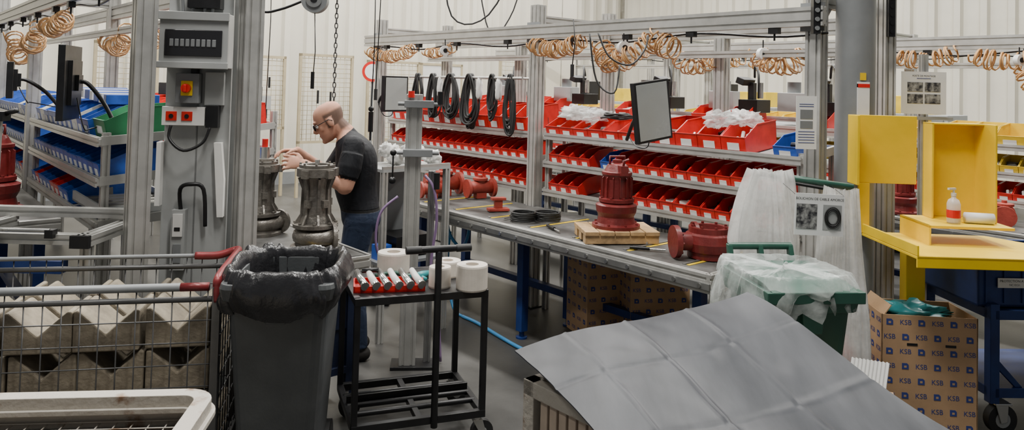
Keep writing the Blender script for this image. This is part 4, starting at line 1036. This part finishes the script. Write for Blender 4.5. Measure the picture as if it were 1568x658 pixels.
def hand(w,d,pn,side):
    w=Vector(w); d=Vector(d).normalized(); pn=Vector(pn); pn=(pn-d*pn.dot(d)).normalized(); ac=d.cross(pn)*side
    n=16; secs=[(0,.026,.019),(.03,.034,.017),(.06,.041,.015),(.088,.042,.013),(.098,.038,.010)]; vs=[]
    for a,rw,rt in secs:
        for i in range(n):
            t=2*pi*i/n*side; vs.append(w+d*a+ac*(rw*math.cos(t))+pn*(rt*math.sin(t)))
    k=len(secs); fs=[(j*n+i,j*n+(i+1)%n,(j+1)*n+(i+1)%n,(j+1)*n+i) for j in range(k-1) for i in range(n)]
    fs.append(tuple(range(n))[::-1]); fs.append(tuple(range((k-1)*n,k*n))); P.add(vs,fs,True)
    for q,(off,ln) in enumerate(((.035,.072),(.0118,.080),(-.0118,.075),(-.035,.060))):
        p=w+d*.085+ac*off; dirn=d+ac*off*5; pts=[p]; a=0
        for seg,bend in ((.45,.30),(.32,.5),(.23,.45)):
            a+=bend; v=(dirn*math.cos(a)+pn*math.sin(a)).normalized(); pts.append(pts[-1]+v*ln*seg)
        P.tube([pts[0],pts[0].lerp(pts[1],.5),pts[1],pts[1].lerp(pts[2],.5),pts[2],pts[3]],[.0100,.0095,.0095,.0088,.0088,.0075],10); P.ball(pts[3],.0078,n=6)
    p0=w+d*.025+ac*.028; p1=p0+d*.03+ac*.03+pn*.012; p2=p1+d*.03+ac*.008+pn*.018; p3=p2+d*.022-ac*.004+pn*.012
    P.tube([p0,p1,p2,p3],[.014,.0125,.0105,.0085],10); P.ball(p3,.0085,n=6)
hand(WL,(.95,-.10,.10),(.1,-.85,-.35),-1)
hand(WR,(.85,.35,.05),(.1,.3,-.95),1)
HT=math.radians(30)
HM=T((.20,0,1.495))@Matrix.Rotation(HT,4,'Y')@Matrix.Scale(.99,4)
P.M=HM
oval([(.062,0,-.122,.020,.020),(.052,0,-.112,.042,.036),(.036,0,-.09,.062,.050),(.018,0,-.055,.080,.061),(.004,0,-.015,.092,.070),(-.004,0,.02,.098,.076),(-.008,0,.05,.098,.077),(-.010,0,.08,.088,.069),(-.010,0,.102,.066,.052),(-.010,0,.116,.030,.024)])
P.tube([(.090,0,.020),(.102,0,-.002),(.117,0,-.026),(.104,0,-.038)],[.008,.0115,.0145,.010],12)
P.ball((.104,.011,-.030),.0095,n=6); P.ball((.104,-.011,-.030),.0095,n=6)
P.ball((.084,0,.030),.020,1,2.3,.6,n=8); P.ball((.086,0,-.105),.020,1,1.2,.9,n=8)
P.ball((.092,0,-.062),.012,1,1.9,.5,n=8); P.ball((.090,0,-.075),.012,1,1.7,.5,n=8)
for sd in (1,-1):
    P.ball((-.004,.077*sd,-.010),.032,.62,.30,1.05,n=12); P.ball((.062,.040*sd,-.024),.022,n=8)
P.M=Matrix()
src=P.build(); org=src.location.copy()
rm=src.modifiers.new('r','REMESH'); rm.mode='VOXEL'; rm.voxel_size=.005
s2=src.modifiers.new('s','SMOOTH'); s2.factor=.5; s2.iterations=3
C.view_layer.update()
me=D.meshes.new_from_object(src.evaluated_get(C.evaluated_depsgraph_get())); me.transform(T(org))
D.objects.remove(src); me.materials.clear()
# body colour is carried as a per-vertex attribute so that hair, skin and clothes meet in clean soft edges
bm_=D.materials.new('person_skin_and_clothes'); bm_.use_nodes=True; nt=bm_.node_tree; bs=nt.nodes['Principled BSDF']
at=nt.nodes.new('ShaderNodeAttribute'); at.attribute_name='tint'
nz=nt.nodes.new('ShaderNodeTexNoise'); nz.inputs['Scale'].default_value=22; nz.inputs['Detail'].default_value=5
tc=nt.nodes.new('ShaderNodeTexCoord'); nt.links.new(tc.outputs['Object'],nz.inputs['Vector'])
mr=nt.nodes.new('ShaderNodeMapRange'); mr.inputs['To Min'].default_value=.78; mr.inputs['To Max'].default_value=1.2; nt.links.new(nz.outputs['Fac'],mr.inputs['Value'])
vm=nt.nodes.new('ShaderNodeVectorMath'); vm.operation='SCALE'; nt.links.new(at.outputs['Color'],vm.inputs[0]); nt.links.new(mr.outputs['Result'],vm.inputs['Scale']); nt.links.new(vm.outputs[0],bs.inputs['Base Color'])
bp=nt.nodes.new('ShaderNodeBump'); bp.inputs['Strength'].default_value=.45; bp.inputs['Distance'].default_value=.02; n3=nt.nodes.new('ShaderNodeTexNoise'); n3.inputs['Scale'].default_value=9; n3.inputs['Detail'].default_value=3; n3.inputs['Distortion'].default_value=1.2
nt.links.new(tc.outputs['Object'],n3.inputs['Vector']); mm=nt.nodes.new('ShaderNodeMath'); mm.operation='MULTIPLY'; nt.links.new(n3.outputs['Fac'],mm.inputs[0]); nt.links.new(at.outputs['Alpha'],mm.inputs[1]); nt.links.new(mm.outputs[0],bp.inputs['Height']); nt.links.new(bp.outputs['Normal'],bs.inputs['Normal'])
bs.inputs['Roughness'].default_value=.70; bs.inputs['Specular IOR Level'].default_value=.3
me.materials.append(bm_)
HI=HM.inverted()
def segd(p,a,b_):
    a=Vector(a);b_=Vector(b_); t=max(0,min(1,(p-a).dot(b_-a)/(b_-a).length_squared)); return (p-a.lerp(b_,t)).length,t
NK=(Vector((.155,0,1.475))-Vector((.06,0,1.36))).normalized()
cS=(.56,.295,.205,0);cH=(.085,.06,.048,0);cT=(.007,.008,.011,1);cJ=(.018,.028,.055,1);cO=(.02,.018,.016,0);cB=(.012,.012,.012,0)
def ss(x,a,b_): t=max(0,min(1,(x-a)/(b_-a))); return t*t*(3-2*t)
ca=me.color_attributes.new('tint','FLOAT_COLOR','POINT')
data=[]
for v in me.vertices:
    p=v.co; q=HI@p; m_=cT; skin=False
    if p.z<.085: m_=cO
    elif p.z<.925: m_=cJ
    elif p.z<.945 : m_=cB
    if p.z>1.0:
        for (S_,E_,W_) in ((SL,EL,WL),(SR,ER,WR)):
            d1,t1=segd(p,S_,E_); d2,t2=segd(p,E_,W_)
            if (d2<.060 and d2<=d1) or (p-Vector(W_)).length<.07 or (p.x>.36 and p.z<1.4): skin=True
            if d1<.062 and t1>.86: skin=True
            if d1<.085 and t1<.80 : skin=False
        if (p-Vector((.095,0,1.415))).dot(NK)>0 and p.z>1.34 and abs(p.y)<.12: skin=True
        if q.length<.15 and q.x>.0 and abs(q.y)<.1: skin=True
    if skin:
        m_=cS
        if p.z>1.36 and p.x<.34:
            side=abs(q.y); ear=(side>.074 and -.045<q.z<.026 and -.03<q.x<.024)
            w_=0 if ear else (1-ss(q.z,.040,.062))*(1-ss(q.x,.018,.034))*ss(q.z,-.095,-.075)
            if q.z<-.040: w_*=1-ss(q.x,-.045,-.030)
            k=w_*.85
            m_=tuple(a*(1-k)+c*k for a,c in zip(cS,cH))
            bd=ss(-q.z,.055,.075)*ss(q.x,.0,.03)*.18
            m_=tuple(a*(1-bd)+c*bd for a,c in zip(m_,cH))
    data+=list(m_)
ca.data.foreach_set('color',data)
me.polygons.foreach_set('use_smooth',[True]*len(me.polygons)); me.name='body'
e=D.objects.new('man_assembling_pump',None); link(e); e.location=(-.965,4.80,0); e.rotation_euler=(0,0,math.radians(192))
body=D.objects.new('body',me); link(body); body.parent=e
g=B('glasses_and_eyes'); g.M=HM
for sd in (1,-1):
    pts=[(.106+.002*math.cos(a),.033*sd+.024*math.cos(a),.002+.018*math.sin(a)) for a in [2*pi*i/20 for i in range(20)]]
    g.m(BLK); g.tube(pts,.0026,6,True); g.tube([(.104,.056*sd,.008),(.06,.080*sd,.010),(.0,.084*sd,.012),(-.02,.084*sd,-.006)],.0024,6)
    g.m(LENS); g.cyl((.1055,.033*sd,.002),(.1065,.033*sd,.002),.022,n=20)
    g.m(WHT); g.ball((.086,.032*sd,.002),.0125,n=8)
g.m(BLK); g.tube([(.106,.01,.006),(.110,0,.009),(.106,-.01,.006)],.0024,6)
o=g.build(0,(0,0,0)); o.parent=e
b=B('rotor_part'); b.m(STEELB); b.cyl((0,0,0),(0,0,.07),.03,n=20); b.m(RED); b.cyl((0,0,.07),(0,0,.12),.018,n=14); b.m(CAST); b.cyl((0,0,-.02),(0,0,.0),.06,n=24); b.build(0,(-1.51,4.58,1.262))

# ------------------------------------------------------------------ lights
w=D.worlds.new('World'); C.scene.world=w; w.use_nodes=True
w.node_tree.nodes['Background'].inputs[0].default_value=(.95,.97,1,1); w.node_tree.nodes['Background'].inputs[1].default_value=.20
def area(name,t,s,z,sx,sy,en,col=(1,.975,.93)):
    l=D.lights.new(name,'AREA'); l.shape='RECTANGLE'; l.size=sx; l.size_y=sy; l.energy=en; l.color=col
    o=D.objects.new(name,l); link(o); x,y=L2W(t,s); o.location=(x,y,z); o.rotation_euler=(0,0,RA)
for i,(t,s) in enumerate(((1.2,1.5),(1.2,5.5),(1.2,9.5),(5.4,1.5),(5.4,5.5),(5.4,9.5),(9.8,1.5),(9.8,5.5),(9.8,9.5),(-2.5,3))):
    area('high_bay_light',t,s,6.2,.4,2.4,(400 if s>9 or t>9 else 350) if i<9 else 130)

# ------------------------------------------------------------------ camera
cam=D.cameras.new('camera'); co=D.objects.new('camera',cam); link(co); C.scene.camera=co
cam.sensor_width=36; cam.lens=26; cam.sensor_fit='HORIZONTAL'
pitch=math.radians(1.8); roll_=math.radians(1.5)
co.matrix_world=Matrix.Translation((0,0,1.75))@Matrix.Rotation(pi/2+pitch,4,'X')@Matrix.Rotation(roll_,4,'Z')
cam.shift_y=-(329-(131-1132*math.tan(pitch)))/1568
cam.clip_start=.05; cam.clip_end=100
